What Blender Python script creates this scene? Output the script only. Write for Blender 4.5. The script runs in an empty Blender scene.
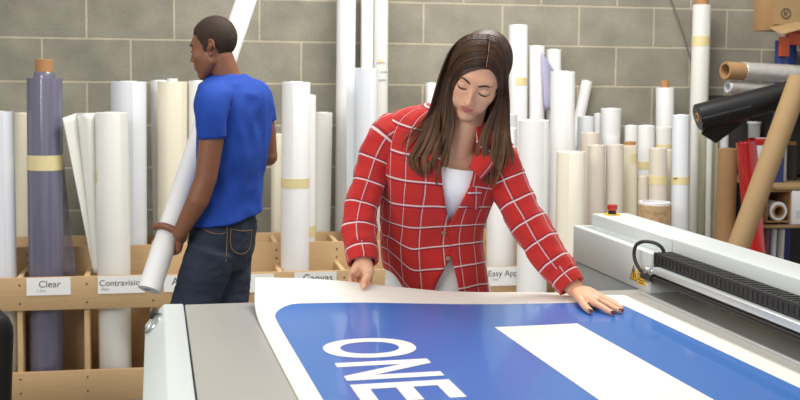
import bpy, bmesh, math, random
import numpy as np
from mathutils import Vector, Matrix, noise, Quaternion
from mathutils.bvhtree import BVHTree
random.seed(7)
C = bpy.context.scene.collection
PI = math.pi
V3 = Vector
# ------------------------------------------------------------------ camera model (used to measure the place)
F = 1111.0; CX = 400.0; CY = 150.0; PITCH = math.radians(3.8); ROLL = 0.01047; EYE = 1.5
CR, SR, CP, SP = math.cos(ROLL), math.sin(ROLL), math.cos(PITCH), math.sin(PITCH)

def ray(px, py):
    a = (px - CX) / F; b = -(py - CY) / F
    a, b = a * CR - b * SR, a * SR + b * CR
    return V3((a, CP + b * SP, b * CP - SP))

def at(px, py, d):
    r = ray(px, py); t = d / r.y
    return V3((r.x * t, d, EYE + r.z * t))

def atz(px, py, z):
    r = ray(px, py); t = (z - EYE) / r.z
    return V3((r.x * t, r.y * t, z))

cam = bpy.data.cameras.new('camera'); co = bpy.data.objects.new('camera', cam); C.objects.link(co)
cam.sensor_width = 36; cam.lens = F * 36 / 800; cam.shift_y = -50 / 800; cam.clip_start = .05
co.location = (0, 0, EYE)
co.matrix_world = Matrix.Translation((0, 0, EYE)) @ Matrix.Rotation(PI / 2 - PITCH, 4, 'X') @ Matrix.Rotation(ROLL, 4, 'Z')
cam.dof.use_dof = True; cam.dof.focus_distance = 2.95; cam.dof.aperture_fstop = 7.5
bpy.context.scene.camera = co

class Frame:
    def __init__(s, o, yaw):
        y = math.radians(yaw); s.o = V3((o[0], o[1], 0)); s.U = V3((math.cos(y), math.sin(y), 0)); s.V = V3((-math.sin(y), math.cos(y), 0))
    def P(s, u, v, z): return s.o + s.U * u + s.V * v + V3((0, 0, z))
    def pix(s, px, py, v):
        r = ray(px, py); q = s.o + s.V * v
        t = q.dot(s.V) / r.dot(s.V)
        return V3((0, 0, EYE)) + r * t
    def uv(s, p): return ((p - s.o).dot(s.U), (p - s.o).dot(s.V))

TB = Frame((-.538, 2.769), 12.5)      # cutting machine
SH = Frame((-.538, 2.769), 13.7)      # printed sheet
RK = Frame((-1.2802, 5.0394), 11)     # roll rack
WL = Frame((-.0061, 6.10), 10.5)      # wall

# ------------------------------------------------------------------ materials
MATS = {}
def lin(c): return tuple(((x / 255) / 12.92 if x / 255 <= .04045 else ((x / 255 + .055) / 1.055) ** 2.4) for x in c)

def mat(name, rgb, rough=.6, metal=0, spec=.5, noise_amt=0, noise_scale=20, bump=0, bump_scale=40, coat=0, trans=0, sss=0, alpha=1, stretch=None):
    if name in MATS: return MATS[name]
    m = bpy.data.materials.new(name); m.use_nodes = True; nt = m.node_tree; b = nt.nodes['Principled BSDF']
    col = lin(rgb) if max(rgb) > 1.01 else tuple(rgb)
    b.inputs['Base Color'].default_value = (*col, 1); b.inputs['Roughness'].default_value = rough; b.inputs['Metallic'].default_value = metal
    b.inputs['Specular IOR Level'].default_value = spec; b.inputs['Coat Weight'].default_value = coat; b.inputs['Transmission Weight'].default_value = trans
    b.inputs['Alpha'].default_value = alpha
    if sss: b.inputs['Subsurface Weight'].default_value = sss; b.inputs['Subsurface Radius'].default_value = (.012, .005, .003); b.inputs['Subsurface Scale'].default_value = .6
    tc = nt.nodes.new('ShaderNodeTexCoord'); src = tc.outputs['Object']
    if stretch:
        mp = nt.nodes.new('ShaderNodeMapping'); mp.inputs['Scale'].default_value = stretch; nt.links.new(src, mp.inputs[0]); src = mp.outputs[0]
    if noise_amt:
        n = nt.nodes.new('ShaderNodeTexNoise'); n.inputs['Scale'].default_value = noise_scale; n.inputs['Detail'].default_value = 5; nt.links.new(src, n.inputs['Vector'])
        mx = nt.nodes.new('ShaderNodeMix'); mx.data_type = 'RGBA'
        mx.inputs['A'].default_value = (*[x * (1 - noise_amt) for x in col], 1); mx.inputs['B'].default_value = (*[min(1, x * (1 + noise_amt)) for x in col], 1)
        nt.links.new(n.outputs['Fac'], mx.inputs['Factor']); nt.links.new(mx.outputs['Result'], b.inputs['Base Color'])
    if bump:
        n2 = nt.nodes.new('ShaderNodeTexNoise'); n2.inputs['Scale'].default_value = bump_scale; n2.inputs['Detail'].default_value = 3; nt.links.new(src, n2.inputs['Vector'])
        bp = nt.nodes.new('ShaderNodeBump'); bp.inputs['Strength'].default_value = bump; bp.inputs['Distance'].default_value = .01
        nt.links.new(n2.outputs['Fac'], bp.inputs['Height']); nt.links.new(bp.outputs['Normal'], b.inputs['Normal'])
    MATS[name] = m
    return m

def M(n): return MATS[n]
mat('white_paper', (238, 238, 238), .55, noise_amt=.015, noise_scale=6)
mat('cool_paper', (222, 226, 232), .5, noise_amt=.02, noise_scale=6)
mat('warm_paper', (228, 228, 222), .6, noise_amt=.02, noise_scale=6)
mat('cream_vinyl', (228, 222, 200), .45, noise_amt=.03, noise_scale=6)
mat('beige_vinyl', (214, 205, 192), .5, noise_amt=.03, noise_scale=6)
mat('wrapped_cream', (238, 232, 214), .22, noise_amt=.06, noise_scale=9, bump=.5, bump_scale=14, coat=.6, stretch=(1, 1, .35))
mat('grey_white', (206, 210, 214), .5, noise_amt=.02)
mat('clear_film', (107, 105, 126), .2, coat=.6, noise_amt=.22, noise_scale=9, stretch=(6, 6, .15))
mat('kraft', (160, 124, 84), .75, noise_amt=.1, noise_scale=30, bump=.1)
mat('kraft_light', (160, 132, 92), .7, noise_amt=.06, noise_scale=30, bump=.08)
mat('core_card', (176, 130, 84), .8, noise_amt=.1, noise_scale=40)
mat('tape', (226, 212, 160), .45, noise_amt=.06, noise_scale=30)
mat('brown_wrap', (180, 150, 112), .25, noise_amt=.35, noise_scale=28, bump=.7, bump_scale=30, coat=.5)
mat('ply', (196, 163, 120), .6, noise_amt=.12, noise_scale=7, bump=.05, stretch=(1, 1, 14))
mat('ply_edge', (208, 176, 130), .65, noise_amt=.16, noise_scale=30)
mat('screw', (70, 60, 50), .4, .8)
mat('card_label', (240, 240, 238), .5)
mat('ink', (52, 54, 56), .6)
mat('ink_soft', (150, 150, 150), .6)
mat('black_vinyl', (20, 20, 22), .42, noise_amt=.1, spec=.4)
mat('black_plastic', (22, 22, 23), .4, noise_amt=.1)
mat('chain_plastic', (34, 33, 33), .5, noise_amt=.2)
mat('machine_grey', (208, 215, 213), .38, noise_amt=.01)
mat('machine_dark', (158, 166, 166), .42, noise_amt=.01)
mat('bed_metal', (174, 172, 165), .36, .1, noise_amt=.03, noise_scale=3, bump=.02, bump_scale=300)
mat('steel', (190, 192, 192), .28, .9)
mat('alu', (206, 212, 212), .35, .5)
mat('rubber', (40, 40, 42), .5)
mat('red_button', (190, 34, 28), .3, coat=.4)
mat('yellow', (236, 192, 30), .5)
mat('red_vinyl', (196, 26, 28), .14, coat=.9, noise_amt=.05, noise_scale=8)
mat('orange_steel', (196, 82, 40), .45, noise_amt=.08)
mat('blue_steel', (38, 58, 118), .45, noise_amt=.08)
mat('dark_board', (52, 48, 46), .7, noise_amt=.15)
mat('silver_wrap', (196, 192, 188), .25, .25, noise_amt=.18, noise_scale=22, bump=.6, bump_scale=26, coat=.5, stretch=(1, 1, 1))
mat('green_film', (196, 194, 166), .2, coat=.5, noise_amt=.22, noise_scale=9, stretch=(8, 8, .15))
mat('pale_film', (224, 226, 218), .2, coat=.5, noise_amt=.12, noise_scale=9, stretch=(8, 8, .15))
mat('maroon', (110, 58, 72), .35, noise_amt=.15)
mat('print_blue', (40, 108, 190), .3, spec=.5, coat=.25, noise_amt=.03, noise_scale=3, bump=.03, bump_scale=5)
mat('sheet_white', (236, 233, 224), .45)
mat('sheet_edge', (150, 90, 100), .6)
mat('blue_cotton', (18, 66, 162), .85, noise_amt=.08, noise_scale=60, bump=.25, bump_scale=14)
mat('denim', (34, 44, 62), .85, noise_amt=.35, noise_scale=26, bump=.3, bump_scale=22)
mat('stitch', (150, 116, 70), .8)
mat('white_cotton', (240, 240, 240), .8, bump=.2, bump_scale=16)
mat('pale_denim', (214, 216, 214), .8, noise_amt=.05, noise_scale=60, bump=.25, bump_scale=20)
mat('nail', (92, 18, 26), .12, coat=.8)
mat('brow', (62, 40, 28), .8)
mat('brow_dark', (26, 17, 13), .8)
mat('shoe', (60, 60, 62), .6)
mat('button_shell', (150, 130, 100), .3)
mat('plastic_clear', (150, 152, 154), .2, noise_amt=.1, coat=.5)
mat('red_card', (196, 40, 36), .5)
mat('cable_grey', (110, 108, 104), .6)

# block wall
def wall_mat():
    m = bpy.data.materials.new('concrete_block'); m.use_nodes = True; nt = m.node_tree; b = nt.nodes['Principled BSDF']; N = nt.nodes.new; L = nt.links.new
    tc = N('ShaderNodeTexCoord'); sx = N('ShaderNodeSeparateXYZ'); L(tc.outputs['Object'], sx.inputs[0]); cb = N('ShaderNodeCombineXYZ'); L(sx.outputs['X'], cb.inputs['X']); L(sx.outputs['Z'], cb.inputs['Y'])
    wn = N('ShaderNodeTexNoise'); wn.inputs['Scale'].default_value = 9; L(cb.outputs[0], wn.inputs['Vector'])
    va = N('ShaderNodeVectorMath'); va.operation = 'MULTIPLY_ADD'; L(wn.outputs['Color'], va.inputs[0]); va.inputs[1].default_value = (.004, .004, 0); L(cb.outputs[0], va.inputs[2])
    br = N('ShaderNodeTexBrick'); L(va.outputs[0], br.inputs['Vector']); br.offset = .5; br.offset_frequency = 2; br.squash = 1
    br.inputs['Scale'].default_value = 1; br.inputs['Brick Width'].default_value = .4465; br.inputs['Row Height'].default_value = .2245; br.inputs['Mortar Size'].default_value = .0062
    br.inputs['Mortar Smooth'].default_value = .35; br.inputs['Bias'].default_value = 0
    br.inputs['Color1'].default_value = (*lin((149, 145, 131)), 1); br.inputs['Color2'].default_value = (*lin((139, 135, 122)), 1); br.inputs['Mortar'].default_value = (*lin((184, 175, 154)), 1)
    n1 = N('ShaderNodeTexNoise'); n1.inputs['Scale'].default_value = 5; n1.inputs['Detail'].default_value = 6; L(cb.outputs[0], n1.inputs['Vector'])
    n2 = N('ShaderNodeTexNoise'); n2.inputs['Scale'].default_value = 130; n2.inputs['Detail'].default_value = 4; L(cb.outputs[0], n2.inputs['Vector'])
    r1 = N('ShaderNodeMapRange'); r1.inputs['From Min'].default_value = .3; r1.inputs['From Max'].default_value = .7; r1.inputs['To Min'].default_value = .82; r1.inputs['To Max'].default_value = 1.16; L(n1.outputs['Fac'], r1.inputs['Value'])
    r2 = N('ShaderNodeMapRange'); r2.inputs['From Min'].default_value = .3; r2.inputs['From Max'].default_value = .7; r2.inputs['To Min'].default_value = .86; r2.inputs['To Max'].default_value = 1.12; L(n2.outputs['Fac'], r2.inputs['Value'])
    mm = N('ShaderNodeMath'); mm.operation = 'MULTIPLY'; L(r1.outputs[0], mm.inputs[0]); L(r2.outputs[0], mm.inputs[1])
    vm = N('ShaderNodeVectorMath'); vm.operation = 'SCALE'; L(br.outputs['Color'], vm.inputs[0]); L(mm.outputs[0], vm.inputs['Scale']); L(vm.outputs[0], b.inputs['Base Color'])
    b.inputs['Roughness'].default_value = .9; b.inputs['Specular IOR Level'].default_value = .2
    bp = N('ShaderNodeBump'); bp.inputs['Strength'].default_value = .5; bp.inputs['Distance'].default_value = .004
    ad = N('ShaderNodeMath'); ad.operation = 'MULTIPLY_ADD'; L(br.outputs['Fac'], ad.inputs[0]); ad.inputs[1].default_value = -.9; L(n2.outputs['Fac'], ad.inputs[2]); L(ad.outputs[0], bp.inputs['Height']); L(bp.outputs[0], b.inputs['Normal'])
    return m

def plaid_mat():
    m = bpy.data.materials.new('red_plaid'); m.use_nodes = True; nt = m.node_tree; b = nt.nodes['Principled BSDF']; N = nt.nodes.new; L = nt.links.new
    uv = N('ShaderNodeUVMap'); sx = N('ShaderNodeSeparateXYZ'); tc0 = N('ShaderNodeTexCoord'); wn = N('ShaderNodeTexNoise'); wn.inputs['Scale'].default_value = 9; L(tc0.outputs['Object'], wn.inputs['Vector'])
    wv = N('ShaderNodeVectorMath'); wv.operation = 'MULTIPLY_ADD'; L(wn.outputs['Color'], wv.inputs[0]); wv.inputs[1].default_value = (.006, .007, 0); L(uv.outputs[0], wv.inputs[2]); L(wv.outputs[0], sx.inputs[0])
    def band(sock, period, off, half):
        a = N('ShaderNodeMath'); a.operation = 'ADD'; L(sock, a.inputs[0]); a.inputs[1].default_value = off + 50 * period
        d = N('ShaderNodeMath'); d.operation = 'PINGPONG'; L(a.outputs[0], d.inputs[0]); d.inputs[1].default_value = period / 2
        r = N('ShaderNodeMapRange'); r.inputs['From Min'].default_value = half; r.inputs['From Max'].default_value = half + .0012; r.inputs['To Min'].default_value = 1; r.inputs['To Max'].default_value = 0
        L(d.outputs[0], r.inputs['Value']); return r.outputs[0]
    def mix(fac, a, col, k=1):
        x = N('ShaderNodeMix'); x.data_type = 'RGBA'
        f = N('ShaderNodeMath'); f.operation = 'MULTIPLY'; L(fac, f.inputs[0]); f.inputs[1].default_value = k; L(f.outputs[0], x.inputs['Factor'])
        if isinstance(a, tuple): x.inputs['A'].default_value = (*a, 1)
        else: L(a, x.inputs['A'])
        x.inputs['B'].default_value = (*col, 1); return x.outputs['Result']
    red = lin((190, 46, 42))
    HX, HY = .056, .064
    dark = lin((104, 22, 52)); wh = lin((244, 226, 222)); pk = lin((232, 150, 146))
    c = mix(band(sx.outputs['X'], HX, .0018, .0036), red, dark, .38)
    c = mix(band(sx.outputs['X'], HX, 0, .0009), c, wh, .5)
    c = mix(band(sx.outputs['Y'], HY, .0022, .0046), c, dark, .55)
    c = mix(band(sx.outputs['Y'], HY, 0, .0014), c, wh, .74)
    c = mix(band(sx.outputs['Y'], HY / 2, HY / 4, .0012), c, dark, .12)
    L(c, b.inputs['Base Color']); b.inputs['Roughness'].default_value = .85; b.inputs['Specular IOR Level'].default_value = .2; b.inputs['Sheen Weight'].default_value = .15
    tc = N('ShaderNodeTexCoord'); n = N('ShaderNodeTexNoise'); n.inputs['Scale'].default_value = 20; n.inputs['Detail'].default_value = 3; L(tc.outputs['Object'], n.inputs['Vector'])
    bp = N('ShaderNodeBump'); bp.inputs['Strength'].default_value = .35; bp.inputs['Distance'].default_value = .01; L(n.outputs['Fac'], bp.inputs['Height']); L(bp.outputs[0], b.inputs['Normal'])
    MATS['plaid'] = m

def attr_mat(name, rgbA, rgbB, rough, sss=0, spec=.4, attr='tint'):
    m = mat(name, rgbA, rough, spec=spec, sss=sss); nt = m.node_tree; b = nt.nodes['Principled BSDF']
    a = nt.nodes.new('ShaderNodeAttribute'); a.attribute_name = attr
    mx = nt.nodes.new('ShaderNodeMix'); mx.data_type = 'RGBA'; mx.inputs['A'].default_value = (*lin(rgbA), 1); mx.inputs['B'].default_value = (*lin(rgbB), 1)
    nt.links.new(a.outputs['Fac'], mx.inputs['Factor']); nt.links.new(mx.outputs['Result'], b.inputs['Base Color'])
plaid_mat()
attr_mat('skin_fair', (222, 170, 138), (184, 106, 96), .48, sss=.15)
attr_mat('skin_brown', (134, 88, 64), (110, 62, 54), .45, sss=0, spec=.5)
attr_mat('hair_brown', (42, 27, 20), (142, 101, 68), .46, spec=.3)
attr_mat('hair_black', (54, 42, 34), (80, 62, 50), .75, spec=.3)

# ------------------------------------------------------------------ mesh helpers
def link(name, me, parent=None, m=None, loc=None):
    o = bpy.data.objects.new(name, me); C.objects.link(o)
    if parent is not None: o.parent = parent
    if loc is not None: o.location = loc
    if m is not None and me is not None: me.materials.append(M(m) if isinstance(m, str) else m)
    return o

def tag(o, label=None, cat=None, group=None, kind=None):
    if label: o['label'] = label
    if cat: o['category'] = cat
    if group: o['group'] = group
    if kind: o['kind'] = kind
    return o

def empty(name, loc):
    o = bpy.data.objects.new(name, None); C.objects.link(o); o.location = loc; o.empty_display_size = .1; o['org'] = tuple(loc); return o

def org(o): return V3(o['org'])

class MB:
    def __init__(s): s.bm = bmesh.new(); s.uv = None
    def hull8(s, pts, bevel=0, seg=2):
        b = bmesh.new(); vs = [b.verts.new(p) for p in pts]
        for f in ((0, 3, 2, 1), (4, 5, 6, 7), (0, 1, 5, 4), (1, 2, 6, 5), (2, 3, 7, 6), (3, 0, 4, 7)): b.faces.new([vs[i] for i in f])
        bmesh.ops.recalc_face_normals(b, faces=b.faces)
        if bevel: bmesh.ops.bevel(b, geom=b.edges[:], offset=bevel, segments=seg, affect='EDGES', profile=.5)
        s.join(b); return s
    def join(s, b):
        me = bpy.data.meshes.new('tmp'); b.to_mesh(me); b.free(); s.bm.from_mesh(me); bpy.data.meshes.remove(me)
    def box(s, fr, u0, u1, v0, v1, z0, z1, bevel=0, seg=2):
        return s.hull8([fr.P(u0, v0, z0), fr.P(u1, v0, z0), fr.P(u1, v1, z0), fr.P(u0, v1, z0), fr.P(u0, v0, z1), fr.P(u1, v0, z1), fr.P(u1, v1, z1), fr.P(u0, v1, z1)], bevel, seg)
    def prism(s, poly3, vec, bevel=0):
        b = bmesh.new(); n = len(poly3); a = [b.verts.new(p) for p in poly3]; c = [b.verts.new(p + vec) for p in poly3]
        b.faces.new(a); b.faces.new(c[::-1])
        for i in range(n): b.faces.new([a[i], c[i], c[(i + 1) % n], a[(i + 1) % n]])
        bmesh.ops.recalc_face_normals(b, faces=b.faces)
        if bevel: bmesh.ops.bevel(b, geom=b.edges[:], offset=bevel, segments=2, affect='EDGES', profile=.5)
        s.join(b); return s
    def tube(s, pts, radii, n=12, cap=True, flat=None, up=None):
        pts = [V3(p) for p in pts]
        if not isinstance(radii, (list, tuple)): radii = [radii] * len(pts)
        radii = list(radii)
        if cap == 'round':
            d0 = (pts[0] - pts[1]).normalized(); d1 = (pts[-1] - pts[-2]).normalized(); r0, r1 = radii[0], radii[-1]
            pre = [(pts[0] + d0 * r0 * math.sin(a), r0 * math.cos(a)) for a in (1.45, 1.1, .75, .38)]
            post = [(pts[-1] + d1 * r1 * math.sin(a), r1 * math.cos(a)) for a in (.38, .75, 1.1, 1.45)]
            pts = [p for p, _ in pre] + pts + [p for p, _ in post]; radii = [r for _, r in pre] + radii + [r for _, r in post]
        t0 = (pts[1] - pts[0]).normalized(); up = V3(up) if up is not None else (V3((0, 0, 1)) if abs(t0.z) < .9 else V3((0, 1, 0)))
        nrm = (up - t0 * up.dot(t0)).normalized(); rings = []; prev = t0
        for i, p in enumerate(pts):
            t = (pts[min(i + 1, len(pts) - 1)] - pts[max(i - 1, 0)])
            t = t.normalized() if t.length > 1e-9 else prev
            q = prev.rotation_difference(t); nrm = q @ nrm; nrm = (nrm - t * nrm.dot(t)).normalized(); bi = t.cross(nrm); prev = t
            fx, fy = flat or (1, 1)
            rings.append([s.bm.verts.new(p + nrm * (radii[i] * fx * math.cos(2 * PI * k / n)) + bi * (radii[i] * fy * math.sin(2 * PI * k / n))) for k in range(n)])
        for a, b in zip(rings, rings[1:]):
            for k in range(n): s.bm.faces.new([a[k], a[(k + 1) % n], b[(k + 1) % n], b[k]])
        if cap: s.bm.faces.new(rings[0][::-1]); s.bm.faces.new(rings[-1])
        return s
    def lathe(s, base, axis, prof, n=40, a0=0, a1=2 * PI, spiral=0, ref=None, wob=0):
        axis = axis.normalized(); rf = V3(ref) if ref is not None else (V3((0, -1, 0)) if abs(axis.y) < .8 else V3((1, 0, 0)))
        x = (rf - axis * rf.dot(axis)).normalized(); y = axis.cross(x); full = abs(a1 - a0 - 2 * PI) < 1e-6
        cols = n if full else n + 1; rings = []
        for (r, h) in prof:
            ring = []
            for k in range(cols):
                a = a0 + (a1 - a0) * k / n; rr = r * (1 + spiral * ((a - a0) / (2 * PI) - .5))
                if wob: rr *= 1 + wob * math.sin(3 * a + h * 4)
                ring.append(s.bm.verts.new(base + axis * h + x * (rr * math.cos(a)) + y * (rr * math.sin(a))))
            rings.append(ring)
        for A, B in zip(rings, rings[1:]):
            for k in range(n if full else n):
                k2 = (k + 1) % cols
                s.bm.faces.new([A[k], A[k2], B[k2], B[k]])
        return s
    def ell(s, c, r, rot=None, n=16):
        b = bmesh.new(); bmesh.ops.create_uvsphere(b, u_segments=n, v_segments=n // 2 + 2, radius=1)
        mt = Matrix.Translation(c) @ (rot.to_4x4() if rot is not None else Matrix()) @ Matrix.Diagonal((r[0], r[1], r[2], 1))
        bmesh.ops.transform(b, matrix=mt, verts=b.verts); s.join(b); return s
    def grid(s, rows):
        vs = [[s.bm.verts.new(p) for p in r] for r in rows]
        for a, b in zip(vs, vs[1:]):
            for i in range(len(a) - 1): s.bm.faces.new([a[i], a[i + 1], b[i + 1], b[i]])
        return s
    def build(s, name, m, parent=None, origin=None, sharp=35, smooth=True, normals=True):
        if normals: bmesh.ops.recalc_face_normals(s.bm, faces=s.bm.faces)
        o = org(parent) if parent is not None else (V3(origin) if origin is not None else V3())
        bmesh.ops.translate(s.bm, vec=-o, verts=s.bm.verts)
        me = bpy.data.meshes.new(name); s.bm.to_mesh(me); s.bm.free()
        for p in me.polygons: p.use_smooth = smooth
        if smooth and sharp: me.set_sharp_from_angle(angle=math.radians(sharp))
        ob = link(name, me, parent, m, None if parent is not None else o); ob['org'] = tuple(o)
        return ob

def text(name, body, fr_pts, size, m, parent, align='LEFT', offset=0):
    # fr_pts: (origin, x direction, y direction)
    o0, dx, dy = fr_pts
    cu = bpy.data.curves.new(name, 'FONT'); cu.body = body; cu.size = size; cu.align_x = align; cu.extrude = .0004; cu.offset = offset
    tmp = bpy.data.objects.new('tmp_text', cu); C.objects.link(tmp); me = evaluated(tmp); bpy.data.objects.remove(tmp)
    ob = link(name, me, parent, None); me.materials.clear(); me.materials.append(M(m))
    dz = dx.cross(dy)
    mt = Matrix(((dx.x, dy.x, dz.x, 0), (dx.y, dy.y, dz.y, 0), (dx.z, dy.z, dz.z, 0), (0, 0, 0, 1)))
    ob.matrix_local = Matrix.Translation(o0 - org(parent)) @ mt
    return ob

def evaluated(ob):
    dg = bpy.context.evaluated_depsgraph_get(); dg.update()
    return bpy.data.meshes.new_from_object(ob.evaluated_get(dg), depsgraph=dg)

# ------------------------------------------------------------------ setting
w = MB(); w.box(Frame((0, 0), 0), -6.5, 6.5, 0, .2, -1.8, 2.2)
wo = w.build('wall_back', wall_mat(), None, (0, 0, 0), smooth=False)
# origin of the block pattern: a bed joint meets a perpend joint here
wo.location = WL.P(.132 - .2232, 0, 1.681); wo.rotation_euler.z = math.radians(10.5)
tag(wo, 'grey concrete block wall with pale mortar joints', 'wall', kind='structure')
f = MB(); f.box(Frame((0, 0), 0), -7, 7, -3, 8, -.1, 0)
mat('floor_concrete', (120, 118, 112), .55, noise_amt=.12, noise_scale=3)
tag(f.build('floor', 'floor_concrete', None, (0, 0, 0), smooth=False), 'grey concrete workshop floor', 'floor', kind='structure')
# thin cable hanging down the wall
cb = MB(); cpts = [RK.pix(666, -18, .765), RK.pix(671, 0, .765), RK.pix(680, 24, .765), RK.pix(687, 46, .765), RK.pix(691, 62, .765), RK.pix(693, 130, .765), RK.pix(692, 240, .765)]
cpts.append(V3((cpts[-1].x, cpts[-1].y, .006)))
cb.tube(cpts, .004, 8); tag(cb.build('cable', 'cable_grey', None, cpts[-1]), 'thin grey cable slanting down the block wall behind the tall cream roll', 'cable')

# ------------------------------------------------------------------ rack for rolls
rk = empty('roll_rack', RK.P(.6, .25, 0)); tag(rk, 'low plywood rack of bins holding upright rolls along the block wall', 'rack')
UL, UR = -1.30, 2.35
def rkbox(name, m, *a, bevel=.002):
    return MB().box(RK, *a, bevel).build(name, m, rk)
rail = rkbox('front_rail', 'ply', UL, UR, -.018, 0, .428, .578)
low = rkbox('lower_rail', 'ply', UL, UR, -.018, 0, .0, .145)
mid = rkbox('middle_board', 'ply', UL, UR, .25, .268, 0, .676)
bck = rkbox('back_board', 'ply', UL, UR, .5, .518, 0, .69)
rkbox('base_board', 'ply', UL, UR, .0, .5, .0, .018)
div_u = [-1.05, -.745, -.437, -.145, .148, .44, .735, 1.035, 1.33, 1.62, 2.09]
for u in div_u:
    m1 = MB(); m1.box(RK, u - .011, u + .011, 0.0005, .2495, .018, .578, .001); m1.box(RK, u - .011, u + .011, .2685, .4995, .018, .676, .001)
    m1.build('divider', 'ply_edge', rk)
screw_pos = [(u + .003, -.0195, z) for u in div_u for z in (.545, .46, .115, .05)] + [(u + .003, .2485, z) for u in div_u for z in (.64, .60)]
scr = MB().lathe(RK.P(*screw_pos[0]), RK.V * -1, [(0.0002, .001), (.004, .001), (.004, -.002)], 8).build('screw', 'screw', rk)
for q in screw_pos[1:]:
    c = scr.copy(); C.objects.link(c); c.parent = rk; c.location = RK.P(*q) - RK.P(*screw_pos[0])
def sign(u0, u1, z0, z1, t1, t2, tx=None, size=.046, lab=None):
    c = MB(); c.box(RK, u0, u1, -.0215, -.0185, z0, z1); c = c.build('label_card', 'card_label', rk, smooth=False)
    tag(c, lab)
    tx = u0 + .012 if tx is None else tx
    text('lettering', t1, (RK.P(tx, -.0218, z1 - .044), RK.U, V3((0, 0, 1))), size, 'ink', c)
    if t2: text('small_lettering', t2, (RK.P(tx + .01 if t1 != 'Clear' else tx - .01, -.0218, z1 - .066), RK.U, V3((0, 0, 1))), .021, 'ink_soft', c)
sign(-.404, -.213, .497, .577, 'Clear', '1.5m', -.352, .043, 'white card reading Clear')
sign(-.094, .115, .497, .577, 'Contravision', 'Film', -.088, .0385, 'white card with one long printed word')
sign(.20, .40, .497, .574, 'Av', '', .235, .05, 'white card with its word partly hidden')
sign(.47, .705, .485, .57, 'ura', '', .507, .05, 'white card with its word mostly hidden')
sign(.80, 1.0, .49, .574, 'Canvas', '', .84, .05, 'white card reading Canvas')
sign(1.735, 1.93, .485, .577, 'Easy App', '1.5m', 1.742, .041, 'white card partly hidden by the front white roll')

# ------------------------------------------------------------------ rolls
ZSH = RK.pix(790, 184, .2).z
SEQ = [0]
def roll(label, xl, xr, yt, xl2, xr2, y2, v, mt='white_paper', core=0, core_r=.6, tape=(), v2=None, z0=.019, name='paper_roll', cat='roll', group='rolls of sheet material standing by the block wall', flat_tape=None, flare=0, core_m='core_card', neck=0):
    SEQ[0] += 1; rnd = random.Random(SEQ[0])
    T = RK.pix((xl + xr) / 2, yt, v); B = RK.pix((xl2 + xr2) / 2, y2, v if v2 is None else v2)
    k = (T.z - z0) / (T.z - B.z); base = T + (B - T) * k
    ax = (T - base); Ln = ax.length; ax.normalize()
    r = (xr - xl) / 2 / F * T.y * .985
    def h_of(y): return Ln - (y - yt) / (y2 - yt) * (T - B).length
    ri = r * (.5 if r > .05 else .58); prof = [(0.001, 0), (r, 0)]
    for i in range(1, 8):
        q = i / 8; prof.append((r * (1 + .006 * math.sin(q * 7 + SEQ[0])), Ln * q))
    prof += [(r * (1 + flare * .4), Ln * .93), (r * (1 + flare), Ln - .0015), (r * (1 + flare) - .0015, Ln), (ri + .002, Ln - .001), (ri, Ln - .003), (ri, Ln - .12), (0.001, Ln - .12)]
    a0 = rnd.uniform(0, 2 * PI)
    ob = MB().lathe(base, ax, prof, 44, a0, a0 + 2 * PI, spiral=0).build(name, mt, None, base, sharp=40)
    # loose outer lap of the winding: a thin raised seam down the side
    sl = MB(); sa = rnd.uniform(-.9, .9)
    sl.lathe(base, ax, [(r * 1.003, .002), (r * 1.012, .004), (r * 1.012, Ln - .004), (r * 1.003, Ln - .002)], 14, sa, sa + 1.5)
    sl.build('outer_lap', mt, ob)
    cr = ri if not core else r * core_r
    cm = MB(); hh = max(core, .003)
    cm.lathe(base, ax, [(cr - .001, Ln - .1), (cr - .001, Ln + hh - .002), (cr - .003, Ln + hh), (cr * .8, Ln + hh), (cr * .8, Ln - .1)], 32)
    cm.build('core', core_m if core or mt == 'kraft' or mt == 'kraft_light' else mt, ob)
    if neck: MB().lathe(base, ax, [(r * .62, Ln - .01), (r * .6, Ln + neck * .75), (cr * 1.02, Ln + neck)], 32).build('inner_winding', mt, ob)
    for tp in tape:
        y0, y1 = tp[:2]; aa, ab = (tp[2], tp[3]) if len(tp) > 2 else (0, 2 * PI)
        h0, h1 = h_of(y1), h_of(y0); rr = r * 1.013
        MB().lathe(base, ax, [(rr - .002, h0), (rr + .0006, h0 + .0005), (rr + .0006, h1 - .0005), (rr - .002, h1)], 36, aa, ab).build('tape_band', 'tape', ob)
    tag(ob, label, cat, group)
    ob['len'] = Ln; ob['rad'] = r; ob['ax'] = tuple(ax); ob['base'] = tuple(base)
    return ob

roll('white roll cut off by the left edge of the photo', -17, 13, 111.5, -14, 16.5, 270, .11, 'cool_paper', tape=[(149, 158, -.1, .35)])
roll('pale cream roll half hidden behind the purple-grey film roll', 14.5, 34, 113, 15, 32, 245, .62, 'cream_vinyl', z0=0)
clr = roll('tall purple-grey clear film roll with brown core and yellow tape band', 27, 62, 78, 28.5, 64, 270, .105, 'clear_film', core=.085, core_r=.53, tape=[(154, 169)], name='film_roll', neck=.028)
cv = roll('white roll with a loose fanned sheet peeling off its left side', 95, 128, 112.5, 98, 130, 275, .105, 'warm_paper', tape=[(170, 181, -1.55, -.9)])
roll('pale grey wide roll standing behind the roll with the peeling sheet', 111, 146, 81.5, 112, 147, 260, .385, 'cool_paper', core_m='white_paper')
roll('white roll behind the left edge of the cream roll by the carried roll', 150.5, 170, 80.5, 154, 172, 240, .63, 'white_paper', z0=0)
roll('cream roll standing just left of the man\'s shoulder', 157.5, 187.5, 81.5, 158, 187, 240, .385, 'cream_vinyl', core=.014, core_r=.36, core_m='white_paper')
roll('bright white roll directly behind the man\'s left sleeve', 188.5, 208, 81, 189, 208, 240, .385, 'white_paper')
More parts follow.
